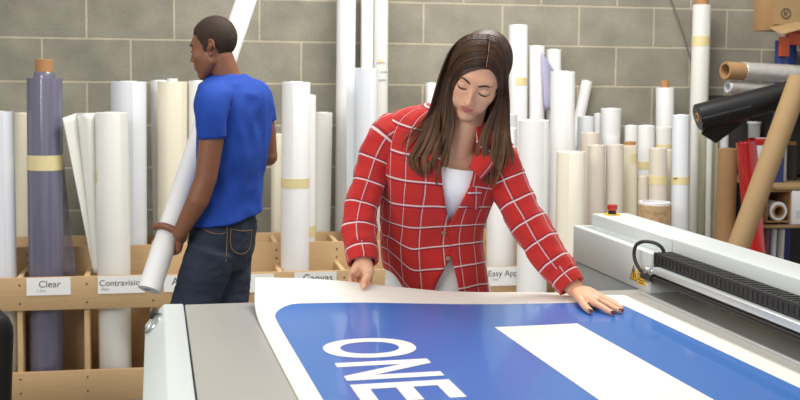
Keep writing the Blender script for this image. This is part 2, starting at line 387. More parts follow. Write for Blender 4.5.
roll('thin cream roll peeping out right behind the man\'s elbow', 271, 283.5, 134, 271, 283, 240, .62, 'cream_vinyl', z0=0)
roll('wide white roll with pale tape band standing above the Canvas card', 282, 310.5, 82, 281.5, 308, 270, .115, 'white_paper', tape=[(177, 187)])
roll('narrow white roll tucked behind the right side of the taped white roll', 303, 316, 95, 303, 315, 230, .37, 'white_paper', tape=[(225, 237)])
roll('shorter white roll right of the narrow white roll beside the man', 314.5, 332.5, 112.5, 313, 329.5, 240, .62, 'warm_paper', z0=0)
roll('very tall slim white roll left of the woman, running out of the top', 337, 356, -28, 335, 353, 240, .66, 'white_paper', z0=0)
gw = roll('cool white roll between the two very tall rolls and the woman\'s sleeve', 355.5, 378, 68, 354, 376, 240, .40, 'cool_paper')
roll('very tall white roll behind the woman\'s shoulder, left of a pair', 361, 374.5, -28, 360, 373, 200, .69, 'white_paper', z0=0)
ym = roll('very tall warm white roll behind the woman\'s shoulder, with handwritten notes', 374.5, 388.5, -28, 373.5, 387, 200, .66, 'warm_paper', z0=0, tape=[(59, 62, -.5, .4)])
roll('white roll top peeping out left of the woman\'s hair', 425.5, 437.5, 83, 425, 437, 200, .62, 'white_paper', z0=0)
roll('tall white roll with a yellow tape patch right of the woman\'s hair', 508.5, 527.5, 25, 508.5, 527, 200, .60, 'white_paper', z0=0, tape=[(77, 85, -.35, 1.4)])
roll('tall white roll second to the right of the woman\'s hair', 528.5, 544.5, 46, 528.5, 544, 200, .62, 'white_paper', z0=0)
pl = roll('white roll with a peeled-back lavender-sided sheet', 546, 561, 49.5, 546, 560.5, 200, .66, 'white_paper', z0=0)
roll('broad white roll below the peeled sheet, right of the woman', 550.5, 575, 71.5, 550, 574, 200, .40, 'white_paper')
roll('white roll in the bin above the card at the woman\'s waist, seen under her arm', 487, 517, 128, 486.5, 515.5, 260, .115, 'white_paper')
roll('short roll end just right of the woman\'s hair', 505, 517.5, 114.5, 505, 517, 200, .40, 'grey_white')
roll('wide white roll standing in front of the rack, hiding part of the last white card', 518.5, 549, 120, 517, 546, 280, -.115, 'white_paper', z0=0)
roll('slim white roll leaning to the right against the wall', 581.5, 592.5, 81, 573.5, 584.5, 120, .745, 'white_paper', z0=0)
roll('pale blue-white short roll under the leaning slim roll', 577.5, 594, 116.5, 577, 593, 200, .55, 'cool_paper', z0=0)
roll('small white roll squeezed behind the flared white roll', 594, 602, 113.5, 594, 602, 200, .70, 'white_paper', z0=0)
roll('fat white roll with a flared top right of the slim leaning roll', 601.5, 620.5, 108.5, 602, 618, 200, .62, 'white_paper', z0=0, flare=.09)
roll('thick cream roll in crinkled clear wrap beside the woman\'s sleeve', 556.5, 586, 151.5, 555, 584, 260, -.11, 'wrapped_cream', z0=0)
roll('beige roll standing behind the front beige pair', 580.5, 600, 132.5, 580, 599, 200, .40, 'beige_vinyl')
roll('beige roll with a tape patch on its right side, behind the red button', 587.5, 605, 145, 587, 605, 215, .115, 'beige_vinyl', tape=[(179, 189, .7, 1.5)])
roll('beige roll without tape just right of the red button', 606, 623.5, 144.5, 606, 623, 215, .115, 'beige_vinyl')
roll('beige roll with brown core and slanting tape, right of the plain beige roll', 622.5, 637.5, 145, 622, 637, 215, .26 - .045, 'cream_vinyl', core=.018, core_r=.82, tape=[(153, 163, -.1, 1.4)])
roll('white roll top behind the brown-cored beige roll', 624.5, 638, 125.5, 624, 637.5, 200, .62, 'white_paper', z0=0)
roll('white roll with a wide low tape band in the right cluster', 638, 654.5, 125.5, 637.5, 654, 200, .42, 'white_paper', tape=[(161, 169)])
roll('white roll banded with tape just below its top, beside the tall cored roll', 655.5, 672.5, 127, 655, 672, 200, .42, 'warm_paper', tape=[(144, 148)])
roll('short beige roll with tape band in front of the right cluster', 649, 667, 148, 649.5, 666, 215, .115, 'beige_vinyl', tape=[(175, 184)])
roll('thin cream roll to the right of the short banded beige roll', 666, 673, 149.5, 666, 672.5, 215, .21, 'cream_vinyl')
roll('short beige roll above the brown wrapped bundle', 637, 649.5, 176, 637, 649, 215, .21, 'beige_vinyl')
roll('low squat roll wrapped in crinkled brown paper with white top', 638, 671.5, 204, 638, 670, 226, -.10, 'brown_wrap', core=.012, core_r=.97, core_m='cool_paper', z0=0)
roll('white roll with brown core rising behind the right cluster', 656, 674, 87.5, 656, 673, 200, .64, 'white_paper', core=.04, core_r=.5, z0=0)
wm = roll('cool white roll with a small dark mark and low tape, left of the black roll', 672.5, 690.5, 115, 671, 688.5, 215, .10, 'cool_paper', tape=[(176, 184)])
roll('very tall cream roll with cardboard core and tape band behind the black roll', 693, 711, 5, 690, 707.5, 110, .64, 'warm_paper', core=.05, core_r=.72, tape=[(36, 46)], z0=0)
# loose films standing in the right bins
film = [('pale clear film roll right of the marked white roll', 691, 698.5, 122, 'pale_film', .36), ('greenish clear film roll directly under the black flap', 699, 706.5, 118, 'green_film', .42), ('pale film roll behind the black flap, third of the film rolls', 707, 713, 112, 'pale_film', .36), ('olive-tinted film roll left of the upright kraft tube', 713, 719, 116, 'green_film', .42), ('pale film roll behind the top of the upright kraft tube', 720, 729, 112, 'grey_white', .40)]
for lab, a, b, y, m_, v_ in film: roll(lab, a, b, y, a - 2, b - 2, 215, v_, m_, name='film_roll', group='clear film rolls under the black roll')
roll('upright brown kraft tube under the black roll', 718.5, 738, 148.5, 715, 734, 235, .10, 'kraft', core_m='kraft', name='cardboard_tube', cat='tube')
kt = roll('long tan cardboard tube leaning right across the shelves', 789, 811, 78, 739, 761, 215, -.36, 'kraft_light', core_m='kraft_light', v2=-.37, z0=0, name='cardboard_tube', cat='tube')
rd = roll('glossy red roll standing behind the leaning tan tube', 736, 756, 142, 744, 764.5, 240, -.015, 'red_vinyl', core_m='white_paper')
roll('silver-white roll standing right of the leaning tube on the shelf rack', 779, 787, 144, 777, 785, 215, .36, 'grey_white', z0=ZSH + .001)
roll('dark roll with tan core end beside the silver roll', 788, 797, 145, 787, 796, 215, .41, 'dark_board', core=.02, core_r=.85, z0=ZSH + .001)

# loose sheets on rolls
def strip_rows(fn, nu, nv): return [[fn(i / nu, j / nv) for i in range(nu + 1)] for j in range(nv + 1)]
# clear film tail
def tail(a, b):
    xl = 62.5 + .5 * b; xr = 63 + 13.5 * b ** 1.1
    return RK.pix(xl + (xr - xl) * a, 150 + 126 * b, .105 + .03 * math.sin(a * 2.5) + .012)
m_ = mat('film_thin', (150, 146, 160), .15, coat=.4, alpha=.5)
o_ = MB().grid(strip_rows(tail, 8, 16)).build('loose_film', 'film_thin', clr); o_.modifiers.new('s', 'SOLIDIFY').thickness = .001
# contravision tail: fan leaving the roll to the left, folded at the middle
def tail2(a, b):
    y = 113 + 160 * b
    xo = 62.5 + 31 * b; xr = 97 + 1.5 * b; xm = 76.5 + 18 * b
    if a < .42: q = a / .42; x = xo + (xm - xo) * q; v = .01 + .10 * q * (1 - b) + .1 * b; yy = y + 5 * (1 - q) * (1 - b)
    else: q = (a - .42) / .58; x = xm + (xr - xm) * q; v = .11 - .055 * math.sin(q * PI) * (1 - b) ; yy = y
    return RK.pix(x, yy, v)
o_ = MB().grid(strip_rows(tail2, 24, 24)).build('loose_sheet', 'warm_paper', cv, sharp=60); o_.modifiers.new('s', 'SOLIDIFY').thickness = .002
# raised lap on cool white roll
def tail3(a, b): return RK.pix(346.5 + 11 * a, 68 + 175 * b, .36 + .045 * math.sin(a * 1.5))
o_ = MB().grid(strip_rows(tail3, 8, 6)).build('loose_sheet', 'grey_white', gw); o_.modifiers.new('s', 'SOLIDIFY').thickness = .0015
# peeled sheet with lavender inside
def tail4(a, b): return RK.pix(540.5 + 13 * a * (1 - .15 * b) + 4 * b, 50 + a * 20 * (1 - b) + 60 * b, .565 + .045 * a - .02 * math.sin(a * PI))
mat('lavender', (176, 176, 204), .5)
o_ = MB().grid(strip_rows(tail4, 12, 10)).build('loose_sheet', 'lavender', pl); o_.modifiers.new('s', 'SOLIDIFY').thickness = .0015
# handwritten squiggles on the tall roll, small dark mark on the cool white roll
sq = MB()
def onroll(ob, px, py, lift=.0012):
    b = V3(ob['base']); ax = V3(ob['ax']); o = V3((0, 0, EYE)); d = ray(px, py).normalized(); R = ob['rad'] * 1.02 + lift
    w0 = o - b; dp = d - ax * d.dot(ax); wp = w0 - ax * w0.dot(ax); A = dp.dot(dp); Bq = 2 * dp.dot(wp); Cc = wp.dot(wp) - R * R; D = Bq * Bq - 4 * A * Cc
    t = (-Bq - math.sqrt(max(D, 0))) / (2 * A); return o + d * t
for row, (x0, x1, y) in enumerate(((376, 385, 63), (380, 387, 72), (379, 386, 80))):
    sq.tube([onroll(ym, x0 + (x1 - x0) * i / 14, y + 1.2 * math.sin(i * 1.9 + row)) for i in range(15)], .0011, 5)
sq.build('handwriting', 'ink_soft', ym)
MB().tube([onroll(wm, 674 + i * .55, 178.5 + .7 * math.sin(i * 2)) for i in range(7)], .0022, 5).build('dark_mark', 'ink', wm)

# ------------------------------------------------------------------ black vinyl roll and wrapped tubes
def lying(name, label, p0, p1, r, mt, core_r, core_len=0, core_m='core_card', group=None, cat='roll'):
    ax = (p1 - p0); L_ = ax.length; ax.normalize()
    prof = [(core_r, .1), (core_r, .002), (core_r + .002, 0), (r - .003, 0), (r, .003)] + [(r * (1 + .008 * math.sin(i * 1.7)), L_ * i / 10) for i in range(1, 10)] + [(r, L_ - .003), (r - .003, L_), (0.001, L_)]
    ob = MB().lathe(p0, ax, prof, 48).build(name, mt, None, p0)
    cm = MB(); cm.lathe(p0, ax, [(core_r, .09), (core_r, -core_len - .001), (core_r - .001, -core_len - .003), (core_r * .74, -core_len - .003), (core_r * .74, .15), (0.001, .15)], 32); cm.build('core', core_m, ob)
    tag(ob, label, cat, group); ob['base'] = tuple(p0); ob['ax'] = tuple(ax); ob['rad'] = r; return ob
bp0, bp1 = RK.pix(697.5, 117.5, -.14), RK.pix(800, 91.5, -.215); bp1 = bp0 + (bp1 - bp0) * 1.35
br_ = lying('vinyl_roll', 'black vinyl roll lying tilted with a loose flap hanging under it', bp0, bp1, .066, 'black_vinyl', .024)
bax = (bp1 - bp0).normalized()
def flap(a, b):
    t = .004 + .25 * a; base = bp0 + bax * t
    lat = V3((0, -1, 0)); lat = (lat - bax * lat.dot(bax)).normalized(); dn = bax.cross(lat); dn = dn if dn.z < 0 else -dn
    ang = .2 + b * 1.2; depth = (1 - abs(a - .24) / (.76 if a > .24 else .30)); depth = max(depth, 0.02)
    if b < .5: q = b / .5; an = q * PI * .48; return base + lat * (.068 * math.cos(an)) + dn * (.068 * math.sin(an))
    q = (b - .5) / .5; return base + dn * (.068 + .080 * q * depth) + lat * (.004 * (1 - q) - .015 * q)
o_ = MB().grid(strip_rows(flap, 26, 18)).build('loose_flap', 'black_vinyl', br_, sharp=60); o_.modifiers.new('s', 'SOLIDIFY').thickness = .0015
wp0, wp1 = RK.pix(725.5, 70.5, .11), RK.pix(802, 74.5, .20)
lying('wrapped_tube', 'tube in crinkled clear wrap with tan core end, lying above the black roll', wp0 + (wp1 - wp0).normalized() * .105, wp0 + (wp1 - wp0) * 1.3, .049, 'silver_wrap', .046, .105, 'kraft')
w2 = lying('wrapped_tube', 'dull silver wrapped tube lying just above the black roll', RK.pix(728, 87, .12), RK.pix(805, 91.5, .21), .033, 'silver_wrap', .028, 0, 'grey_white')

# ------------------------------------------------------------------ pallet rack with boxes, far right
pr = empty('pallet_rack', RK.P(3.35, .5, 0)); tag(pr, 'blue and orange steel storage rack at the right edge of the photo', 'rack')
PU = RK.uv(RK.pix(782.5, 45, .30))[0]
ztop = RK.pix(790, 32, .30).z; zbot = RK.pix(790, 45, .30).z
for v_, du_ in ((.31, 0), (.73, .30)): MB().box(RK, PU - .028 + du_, PU + .028 + du_, v_ - .02, v_ + .02, 0, ztop - .045, .003).build('post', 'blue_steel', pr)
zshelf = RK.pix(790, 184, .2).z
for z_ in (ztop,):
    MB().box(RK, PU + .02, PU + 1.4, .275, .315, zbot, z_, .004).build('beam', 'orange_steel', pr)
    MB().box(RK, PU - .03, PU + .024, .268, .289, zbot - .062, z_ - .028, .003).build('beam_connector', 'orange_steel', pr)
    MB().box(RK, PU + .36, PU + 1.4, .70, .74, zbot, z_, .004).build('beam', 'orange_steel', pr)
MB().box(RK, PU + .24, PU + 1.4, .317, .70, ztop - .03, ztop - .012, .002).build('shelf_board', 'kraft', pr)
MB().box(RK, PU - .16, PU + 1.4, .055, .74, zshelf - .016, zshelf, .002).build('shelf_board', 'kraft_light', pr)
MB().box(RK, PU - .19, PU + 1.4, .757, .765, 0.05, ztop - .35, .001).build('back_panel', 'dark_board', pr)  # added dark sheet standing in for the shadow behind the shelves
zs2 = RK.pix(805, 91.5, .21).z - .040
MB().box(RK, PU - .06, PU + 1.4, .06, .74, zs2 - .03, zs2, .002).build('shelf_board', 'dark_board', pr)
MB().box(RK, PU + .06, PU + .9, .52, .70, zshelf + .02, zs2 - .06, .002).build('bay_shade_block', 'dark_board', pr)  # added dark block, its colour stands in for shade deep between the shelves
# cardboard boxes on top
def carton(name, label, u0, u1, v0, v1, z0, z1, flap_out=True, group=None):
    e = MB().box(RK, u0, u1, v0, v1, z0, z1, .004).build(name, 'kraft', None, RK.P((u0 + u1) / 2, (v0 + v1) / 2, z0))
    tag(e, label, 'box', group)
    MB().box(RK, (u0 + u1) / 2 - .03, (u0 + u1) / 2 + .03, v0 - .0015, v0 + .001, z0 + .02, z1, 0).build('tape_strip', 'kraft_light', e)
    return e
bu0 = RK.uv(RK.pix(766, 20, .2))[0]; zb0 = RK.pix(780, 30, .24).z
zb0 = ztop + .002
bx = carton('cardboard_box', 'brown cardboard box with a dark ring mark on top of the steel rack', bu0 + .012, bu0 + .42, .24, .36, zb0, zb0 + .32)
# flap folding out and ring printed on it
p_ = MB(); p_.prism([RK.P(bu0 + .04, .235, zb0 + .012), RK.P(bu0 + .20, .235, zb0 + .045), RK.P(bu0 + .17, .07, zb0 + .015), RK.P(bu0 + .03, .09, zb0 - .028)], V3((0, 0, .005)))
p_.build('open_flap', 'kraft_light', bx)
p_ = MB(); p_.prism([RK.P(bu0 + .06, .2355, zb0 + .035), RK.P(bu0 + .26, .2355, zb0 + .03), RK.P(bu0 + .26, .2355, zb0 + .16), RK.P(bu0 + .06, .2355, zb0 + .165)], RK.V * .004)
p_.build('front_flap', 'kraft_light', bx)
rc = RK.pix(786, 13.5, .233)
rg = MB(); ring_pts = [rc + RK.U * (.026 * math.cos(2 * PI * i / 24)) + V3((0, 0, .026 * math.sin(2 * PI * i / 24))) for i in range(25)]
rg.tube(ring_pts, .0022, 6)
rg.tube([rc + RK.U * -.008 + V3((0, 0, .014)), rc + RK.U * -.008 + V3((0, 0, -.014))], .002, 6); rg.tube([rc + RK.U * .012 + V3((0, 0, .013)), rc + RK.U * -.006, rc + RK.U * .012 + V3((0, 0, -.013))], .002, 6)
rg.build('ring_mark', 'ink', bx)
# small box with a roll inside on the lower shelf
su = RK.uv(RK.pix(766, 200, .07))[0]; sr_ = RK.uv(RK.pix(789, 200, .07))[0]; sz0 = RK.pix(776, 222, .07).z; sz1 = zshelf - .026
cbx = empty('cardboard_box', RK.P((su + sr_) / 2, .15, sz0)); tag(cbx, 'open-fronted brown box holding a white roll, below the rack shelf', 'box')
for nm, a in (('bottom_panel', (su, sr_ + .005,   .06, .28, sz0, sz0 + .006)), ('side_panel', (su, su + .006,   .06, .28, sz0 + .006, sz1)), ('back_panel', (su + .006, sr_, .274, .28, sz0 + .006, sz1)), ('top_panel', (su, sr_,   .06, .28, sz1, sz1 + .006)), ('side_panel', (sr_, sr_ + .006,   .06, .28, sz0 + .006, sz1))):
    MB().box(RK, *a, 0).build(nm, 'kraft', cbx, smooth=False)
MB().box(RK, sr_ + .007, sr_ + .25, .05, .28, sz0 - .012, sz1 + .004, .004).build('white_carton', 'white_paper', None, RK.P(sr_ + .1, .1, sz0)); wc = C.objects[-1]
wc = bpy.data.objects['white_carton']; tag(wc, 'white carton at the right edge beside the open brown box', 'box')
MB().box(RK, sr_ + .03, sr_ + .2, .0485, .0495, sz0 + .02, sz0 + .06).build('printed_panel', 'grey_white', wc)
MB().box(RK, su - .02, sr_ + .4, .05, .29, sz0 - .03, sz0 - .0145, .002).build('shelf_board', 'kraft_light', pr)
# roll end inside the box
rcn = RK.pix(782, 206.5, .07); rr_ = min((sz1 - sz0) / 2 * .84, (sr_ - su) / 2 - .016)
lying('paper_roll', 'white roll seen end-on inside the open brown box', RK.P((su + sr_) / 2 + .008, .068, sz0 + .0065 + rr_), RK.P((su + sr_) / 2 + .008, .26, sz0 + .0065 + rr_), rr_, 'white_paper', .034, 0, 'kraft')
# upright things below that box
for lab, a, b, m2 in (('maroon roll standing below the open brown box', 763, 770, 'maroon'), ('chrome-grey roll standing below the open brown box', 771, 777, 'grey_white'), ('slim pale roll below the white carton', 778, 785, 'silver_wrap')):
    T_ = RK.pix((a + b) / 2, 224.5, .12)
    roll(lab, a, b, 229, a - 1, b - 1, 250, .13, m2, group='rolls under the lower shelf')
# plastic tub and red-white carton behind the black roll
u_ = RK.uv(RK.pix(759, 130, .5))[0]; zt_ = RK.pix(759, 122, .5).z; zb_ = RK.pix(759, 138, .5).z
cu0 = RK.uv(RK.pix(755, 150, .52))[0]; cu1 = RK.uv(RK.pix(768, 150, .52))[0]; cz1 = RK.pix(760, 138, .52).z
ct = MB().box(RK, cu0, cu1, .50, .60, zshelf + .001, cz1, .004).build('carton', 'white_paper', None, RK.P((cu0 + cu1) / 2, .55, zshelf)); tag(ct, 'tall white carton with a red top band behind the red roll', 'box')
MB().box(RK, cu0 - .001, cu1 + .001, .4985, .6015, RK.pix(760, 145, .52).z, cz1 - .002, .001).build('red_band', 'red_card', ct)
tb = MB(); tb.lathe(RK.P(u_ - .002, .55, cz1 + .002), V3((0, 0, 1)), [(.001, 0), (.032, 0), (.036, zt_ - cz1 - .014), (.038, zt_ - cz1 - .012), (.038, zt_ - cz1), (.001, zt_ - cz1)], 24)
tb = tb.build('plastic_tub', 'plastic_clear', None, RK.P(u_, .55, cz1)); tag(tb, 'small grey plastic tub standing on the red and white carton', 'tub')
MB().lathe(RK.P(u_ - .002, .55, zt_ - .012), V3((0, 0, 1)), [(.0385, 0), (.0395, .002), (.0395, .013), (.001, .0135)], 24).build('lid', 'grey_white', tb)

# ------------------------------------------------------------------ flatbed cutter
fc = empty('flatbed_cutter', TB.P(.6, -.7, 0)); tag(fc, 'large pale grey flatbed cutting machine the woman is working at', 'cutting machine')
ZB = .92; VB0, VB1 = -1.45, 0
MB().box(TB, 0.0, 2.3, VB0, VB1, ZB - .03, ZB, .003).build('bed', 'bed_metal', fc)
MB().box(TB, .02, 2.28, VB0 + .03, VB1 - .02, .70, ZB - .031, .004).build('bed_frame', 'machine_dark', fc)
for u in (.12, 1.1, 2.05):
    for v in (-1.3, -.15): MB().box(TB, u, u + .12, v, v + .1, .0, .70, .006).build('leg', 'machine_dark', fc)
sec = [(-.004, ZB + .002), (-.052, ZB + .003), (-.098, ZB - .048), (-.098, .60), (-.004, .60)]
ec = MB(); ec.prism([TB.P(u, VB1 + .002, z) for u, z in sec], TB.V * (VB0 - VB1 - .004), .004); ec = ec.build('end_cover', 'machine_grey', fc)
# recessed pull ring and black catch on the sloping face
n_s = (TB.U * -.048 + V3((0, 0, .046))).normalized(); dn_ = (TB.U * -.046 + V3((0, 0, -.051))).normalized()
cc = TB.P(-.075, -.105, ZB - .0235) + n_s * .003
rp = [cc + TB.V * (.042 * math.cos(2 * PI * i / 28)) + dn_ * (.026 * math.sin(2 * PI * i / 28)) for i in range(29)]
MB().tube(rp, .004, 8).build('pull_ring', 'steel', ec)
rec = MB(); b_ = [cc - n_s * .002 + TB.V * (.04 * math.cos(2 * PI * i / 28)) + dn_ * (.024 * math.sin(2 * PI * i / 28)) for i in range(28)]; rec.prism(b_, n_s * .002); rec.build('recess', 'machine_dark', ec)
c2 = TB.P(-.072, -.035, ZB - .018)
MB().hull8([c2 + TB.V * a + dn_ * b + n_s * c for c in (0, .014) for a, b in ((-.03, -.010), (.03, -.010), (.03, .010), (-.03, .010))], .004).build('catch', 'black_plastic', ec)
# gantry
GA = -1.75
g = MB()
g.box(TB, 1.239, 1.302, -.053, .52, .915, 1.028, .004)
gh = g.build('gantry_housing', 'machine_grey', fc)
MB().box(TB, 1.243, 1.43, .004, .514, .66, .9125, .004).build('gantry_base', 'machine_dark', fc)
MB().box(TB, 1.3, 1.422, -.049, .515, .915, 1.066, .004).build('gantry_cap', 'machine_grey', fc)
bm_ = MB().box(TB, 1.3025, 1.421, GA, -.051, .957, 1.066, .004).build('gantry_beam', 'machine_grey', fc)
sl = MB()
for i in range(34): sl.box(TB, 1.262, 1.292, -.03 + i * .0155, -.0245 + i * .0155, 1.0275, 1.0288)
sl.build('vent_slots', 'machine_dark', gh)
# cable chain
ch = MB(); chu0, chu1 = 1.245, 1.299
for i in range(80):
    v1 = -.056 - i * .0208; v0 = v1 - .0188
    ch.box(TB, chu0, chu0 + .006, v0 - .003, v1, .998, 1.032, .0012, 1); ch.box(TB, chu1 - .006, chu1, v0 - .003, v1, .998, 1.032, .0012, 1)
    ch.box(TB, chu0 + .004, chu1 - .004, v0 + .003, v1 - .007, 1.024, 1.033, .001, 1)
    ch.box(TB, chu0 - .0012, chu0, v0 + .006, v1 - .006, 1.004, 1.024)
ch.box(TB, chu0 + .003, chu1 - .003, GA, -.06, .999, 1.012)
ch.build('cable_chain', 'chain_plastic', fc)
rl = MB().box(TB, 1.222, 1.244, -.86, -.10, .981, .999, .002).build('guide_rail', 'alu', fc)
MB().box(TB, 1.246, 1.3015, GA, -.055, .958, .9975, .001).build('beam_channel', 'black_plastic', fc)
MB().tube([TB.P(1.226, -.06, .968), TB.P(1.226, GA, .968)], .008, 14).build('guide_rod', 'black_plastic', fc)
bk = MB(); bk.box(TB, 1.216, 1.25, -.90, -.862, .955, 1.0, .003); bk.build('end_bracket', 'black_plastic', fc)
bk = MB(); bk.box(TB, 1.218, 1.25, -.10, -.056, .952, .99, .003); bk.lathe(TB.P(1.216, -.075, .985), TB.U * -1, [(.001, .004), (.008, .004), (.009, 0), (.009, -.01)], 16)
bk.build('rod_bracket', 'steel', fc)
MB().tube([TB.P(1.226, -.04, .968), TB.P(1.226, -.10, .968)], .012, 16).build('rod_sleeve', 'rubber', fc)
hs = [(653, 253, 1.268), (651, 247.5, 1.262), (646, 244, 1.25), (640.5, 244.2, 1.237), (636.5, 249, 1.228), (635, 257, 1.222), (637.5, 266, 1.22), (643, 272, 1.222), (649, 275, 1.225)]
def on_u(px, py, u):
    r = ray(px, py); q = TB.o + TB.U * u; t = q.dot(TB.U) / r.dot(TB.U); return V3((0, 0, EYE)) + r * t
hp = []
for k in range(len(hs)): hp.append(TB.P(hs[k][2], 0, 0))
hpts = []
for px_, py_, u in hs:
    # hose lies in front of the housing face; v from a smooth run, z from its loop
    p = on_u(px_, py_, u); hpts.append(p)
hp = [TB.P(1.272, -.066, 1.03), TB.P(1.264, -.062, 1.046), TB.P(1.25, -.05, 1.056), TB.P(1.228, -.034, 1.058), TB.P(1.215, -.012, 1.046), TB.P(1.212, -.004, 1.022), TB.P(1.213, -.012, 1.0), TB.P(1.218, -.03, .982), TB.P(1.226, -.052, .972)]
def spline(pts, n=6):
    out = []
    for i in range(len(pts) - 1):
        p0, p1, p2, p3 = pts[max(i - 1, 0)], pts[i], pts[i + 1], pts[min(i + 2, len(pts) - 1)]
        for k in range(n):
            t = k / n; out.append(.5 * ((2 * p1) + (p2 - p0) * t + (2 * p0 - 5 * p1 + 4 * p2 - p3) * t * t + (3 * p1 - p0 - 3 * p2 + p3) * t ** 3))
    out.append(pts[-1]); return out
MB().tube(spline(hp), .005, 12).build('hose', 'rubber', fc)
es = MB(); ep = TB.P(1.352, .475, 1.066)
MB().lathe(ep, V3((0, 0, 1)), [(.001, .003), (.026, .003), (.026, -.002)], 32).build('button_plate', 'yellow', fc)
MB().lathe(ep, V3((0, 0, 1)), [(.013, .002), (.012, .016), (.001, .016)], 24).build('button_stem', 'black_plastic', fc)
MB().lathe(ep, V3((0, 0, 1)), [(.001, .0145), (.014, .0145), (.0155, .018), (.0165, .028), (.015, .032), (.001, .033)], 32).build('emergency_stop_button', 'red_button', fc)
# yellow warning labels on the housing face
UF = 1.2375
def plate(vc, zc, w, h, tri=False):
    p = MB()
    poly = [TB.P(UF, vc - w / 2, zc - h / 2), TB.P(UF, vc + w / 2, zc - h / 2)] + ([TB.P(UF, vc, zc + h / 2)] if tri else [TB.P(UF, vc + w / 2, zc + h / 2), TB.P(UF, vc - w / 2, zc + h / 2)])
    p.prism(poly, TB.U * .001); return p.build('warning_label', 'yellow', fc, smooth=False)
wt = plate(.052, .957, .044, .042, True)
k_ = MB()
ps = [TB.P(UF - .0004, .052 - .021, .937), TB.P(UF - .0004, .052 + .021, .937), TB.P(UF - .0004, .052, .977)]
for i in range(3): k_.tube([ps[i], ps[(i + 1) % 3]], .0011, 4)
k_.tube([TB.P(UF - .0006, .052, .967), TB.P(UF - .0006, .055, .956), TB.P(UF - .0006, .049, .953), TB.P(UF - .0006, .052, .942)], .0017, 5); k_.build('symbol', 'ink', wt)
wl_ = plate(.004, .956, .052, .048)
k_ = MB()
for i in range(6): k_.box(TB, UF - .0006, UF, -.016, .024 if i % 2 else .018, .936 + i * .0073, .9383 + i * .0073)
k_.build('lettering', 'ink', wl_, smooth=False)
# steel strip along the bed beside the beam
MB().box(TB, 1.205, 1.215, VB0, -.06, ZB - .001, ZB + .006, .002).build('edge_strip', 'alu', fc)

# ------------------------------------------------------------------ printed sheet
SU0, SU1, SV1 = .157, 1.150, -1.40
def sst(x): x = max(0, min(1, x)); return x * x * (3 - 2 * x)
def vfar(u): return -.020 - .010 * (u - .16) - .088 * sst((u - .85) / .36)
LT = [(.0, .0625), (.17, .0615), (.289, .057), (.39, .049), (.515, .031), (.65, .013), (.80, .0025), (.95, 0), (2, 0)]
def lift_at(u):
    for (a, x), (b, y) in zip(LT, LT[1:]):
        if u <= b: t = max(0, (u - a) / (b - a)); return x + (y - x) * t
    return 0
def S(u, v, off=0):
    d = max(vfar(u) - v, 0); e = math.exp(-(d / .088) ** 1.3)
    A = (lift_at(u - .03) + lift_at(u) + lift_at(u + .03)) / 3
    cu_ = .017 * e * math.exp(-max(u - SU0, 0) / .12)
    ripple = .0012 * math.sin(u * 9 + v * 3) * math.exp(-d / .3)
    return SH.P(u + cu_, v, ZB + .0035 + off + A * e + max(ripple, 0))
def vgrid(n=64):
    # denser near the far edge
    return [(i / n) ** 1.7 for i in range(n + 1)]
def sheet(name, label, off, du, edge_m=None):
    rows = []
    for t in vgrid():
        rows.append([S(SU0 + du + (SU1 - SU0) * i / 90, vfar(SU0 + (SU1 - SU0) * i / 90) * (1 - t) + SV1 * t + du * .3, off) for i in range(91)])
    mb = MB().grid(rows); o = mb.build(name, 'sheet_white', None, SH.P(.65, -.7, ZB), normals=True, sharp=0)
    md = o.modifiers.new('thick', 'SOLIDIFY'); md.thickness = .0012; md.offset = -1
    if edge_m: o.data.materials.append(M(edge_m)); md.material_offset_rim = 1
    tag(o, label, 'printed sheet', None); return o
s_low = sheet('paper_sheet', 'second white sheet lying under the blue print, showing as a thin edge at its left', -.0022, .004, 'sheet_edge')
s_top = sheet('printed_sheet', 'large white sheet printed blue with white lettering lying on the cutter bed', 0, 0)
def dense(poly, step=.012):
    out = []
    for i in range(len(poly)):
        a, b = poly[i], poly[(i + 1) % len(poly)]; n = max(1, int(math.hypot(b[0] - a[0], b[1] - a[1]) / step))
        for k in range(n): out.append((a[0] + (b[0] - a[0]) * k / n, a[1] + (b[1] - a[1]) * k / n))
    return out
def ink(name, m, rows, off):
    o = MB().grid([[S(u, v, off) for u, v in r] for r in rows]).build(name, m, s_top, sharp=0); return o
# blue field with rounded far corners
BU0, BU1, BV0 = .199, 1.086, -.178; RC = .068
rows = []
for t in [0, .02, .05, .1, .17, .26, .37, .5, .65, .82, 1] + [1 + i * .25 for i in range(1, 80)]:
    if t <= 1: dv = RC * t; ins = RC - math.sqrt(max(RC * RC - (RC - dv) ** 2, 0))
    else: dv = RC + (t - 1) * .06; ins = 0
    if BV0 - dv < SV1: break
    a, b = BU0 + ins, BU1 - ins; rows.append([(a + (b - a) * i / 90, BV0 - dv + (.045 - .055 * sst((a + (b - a) * i / 90 - .4) / .65)) * math.exp(-dv / .1)) for i in range(91)])
ink('blue_field', 'print_blue', rows, .0006)
# broad white bar
bar = [[(.682 + (.886 - .682) * i / 6, -.412 - (1.39 - .412) * j / 30) for i in range(7)] for j in range(31)]
ink('white_bar', 'sheet_white', bar, .0012)
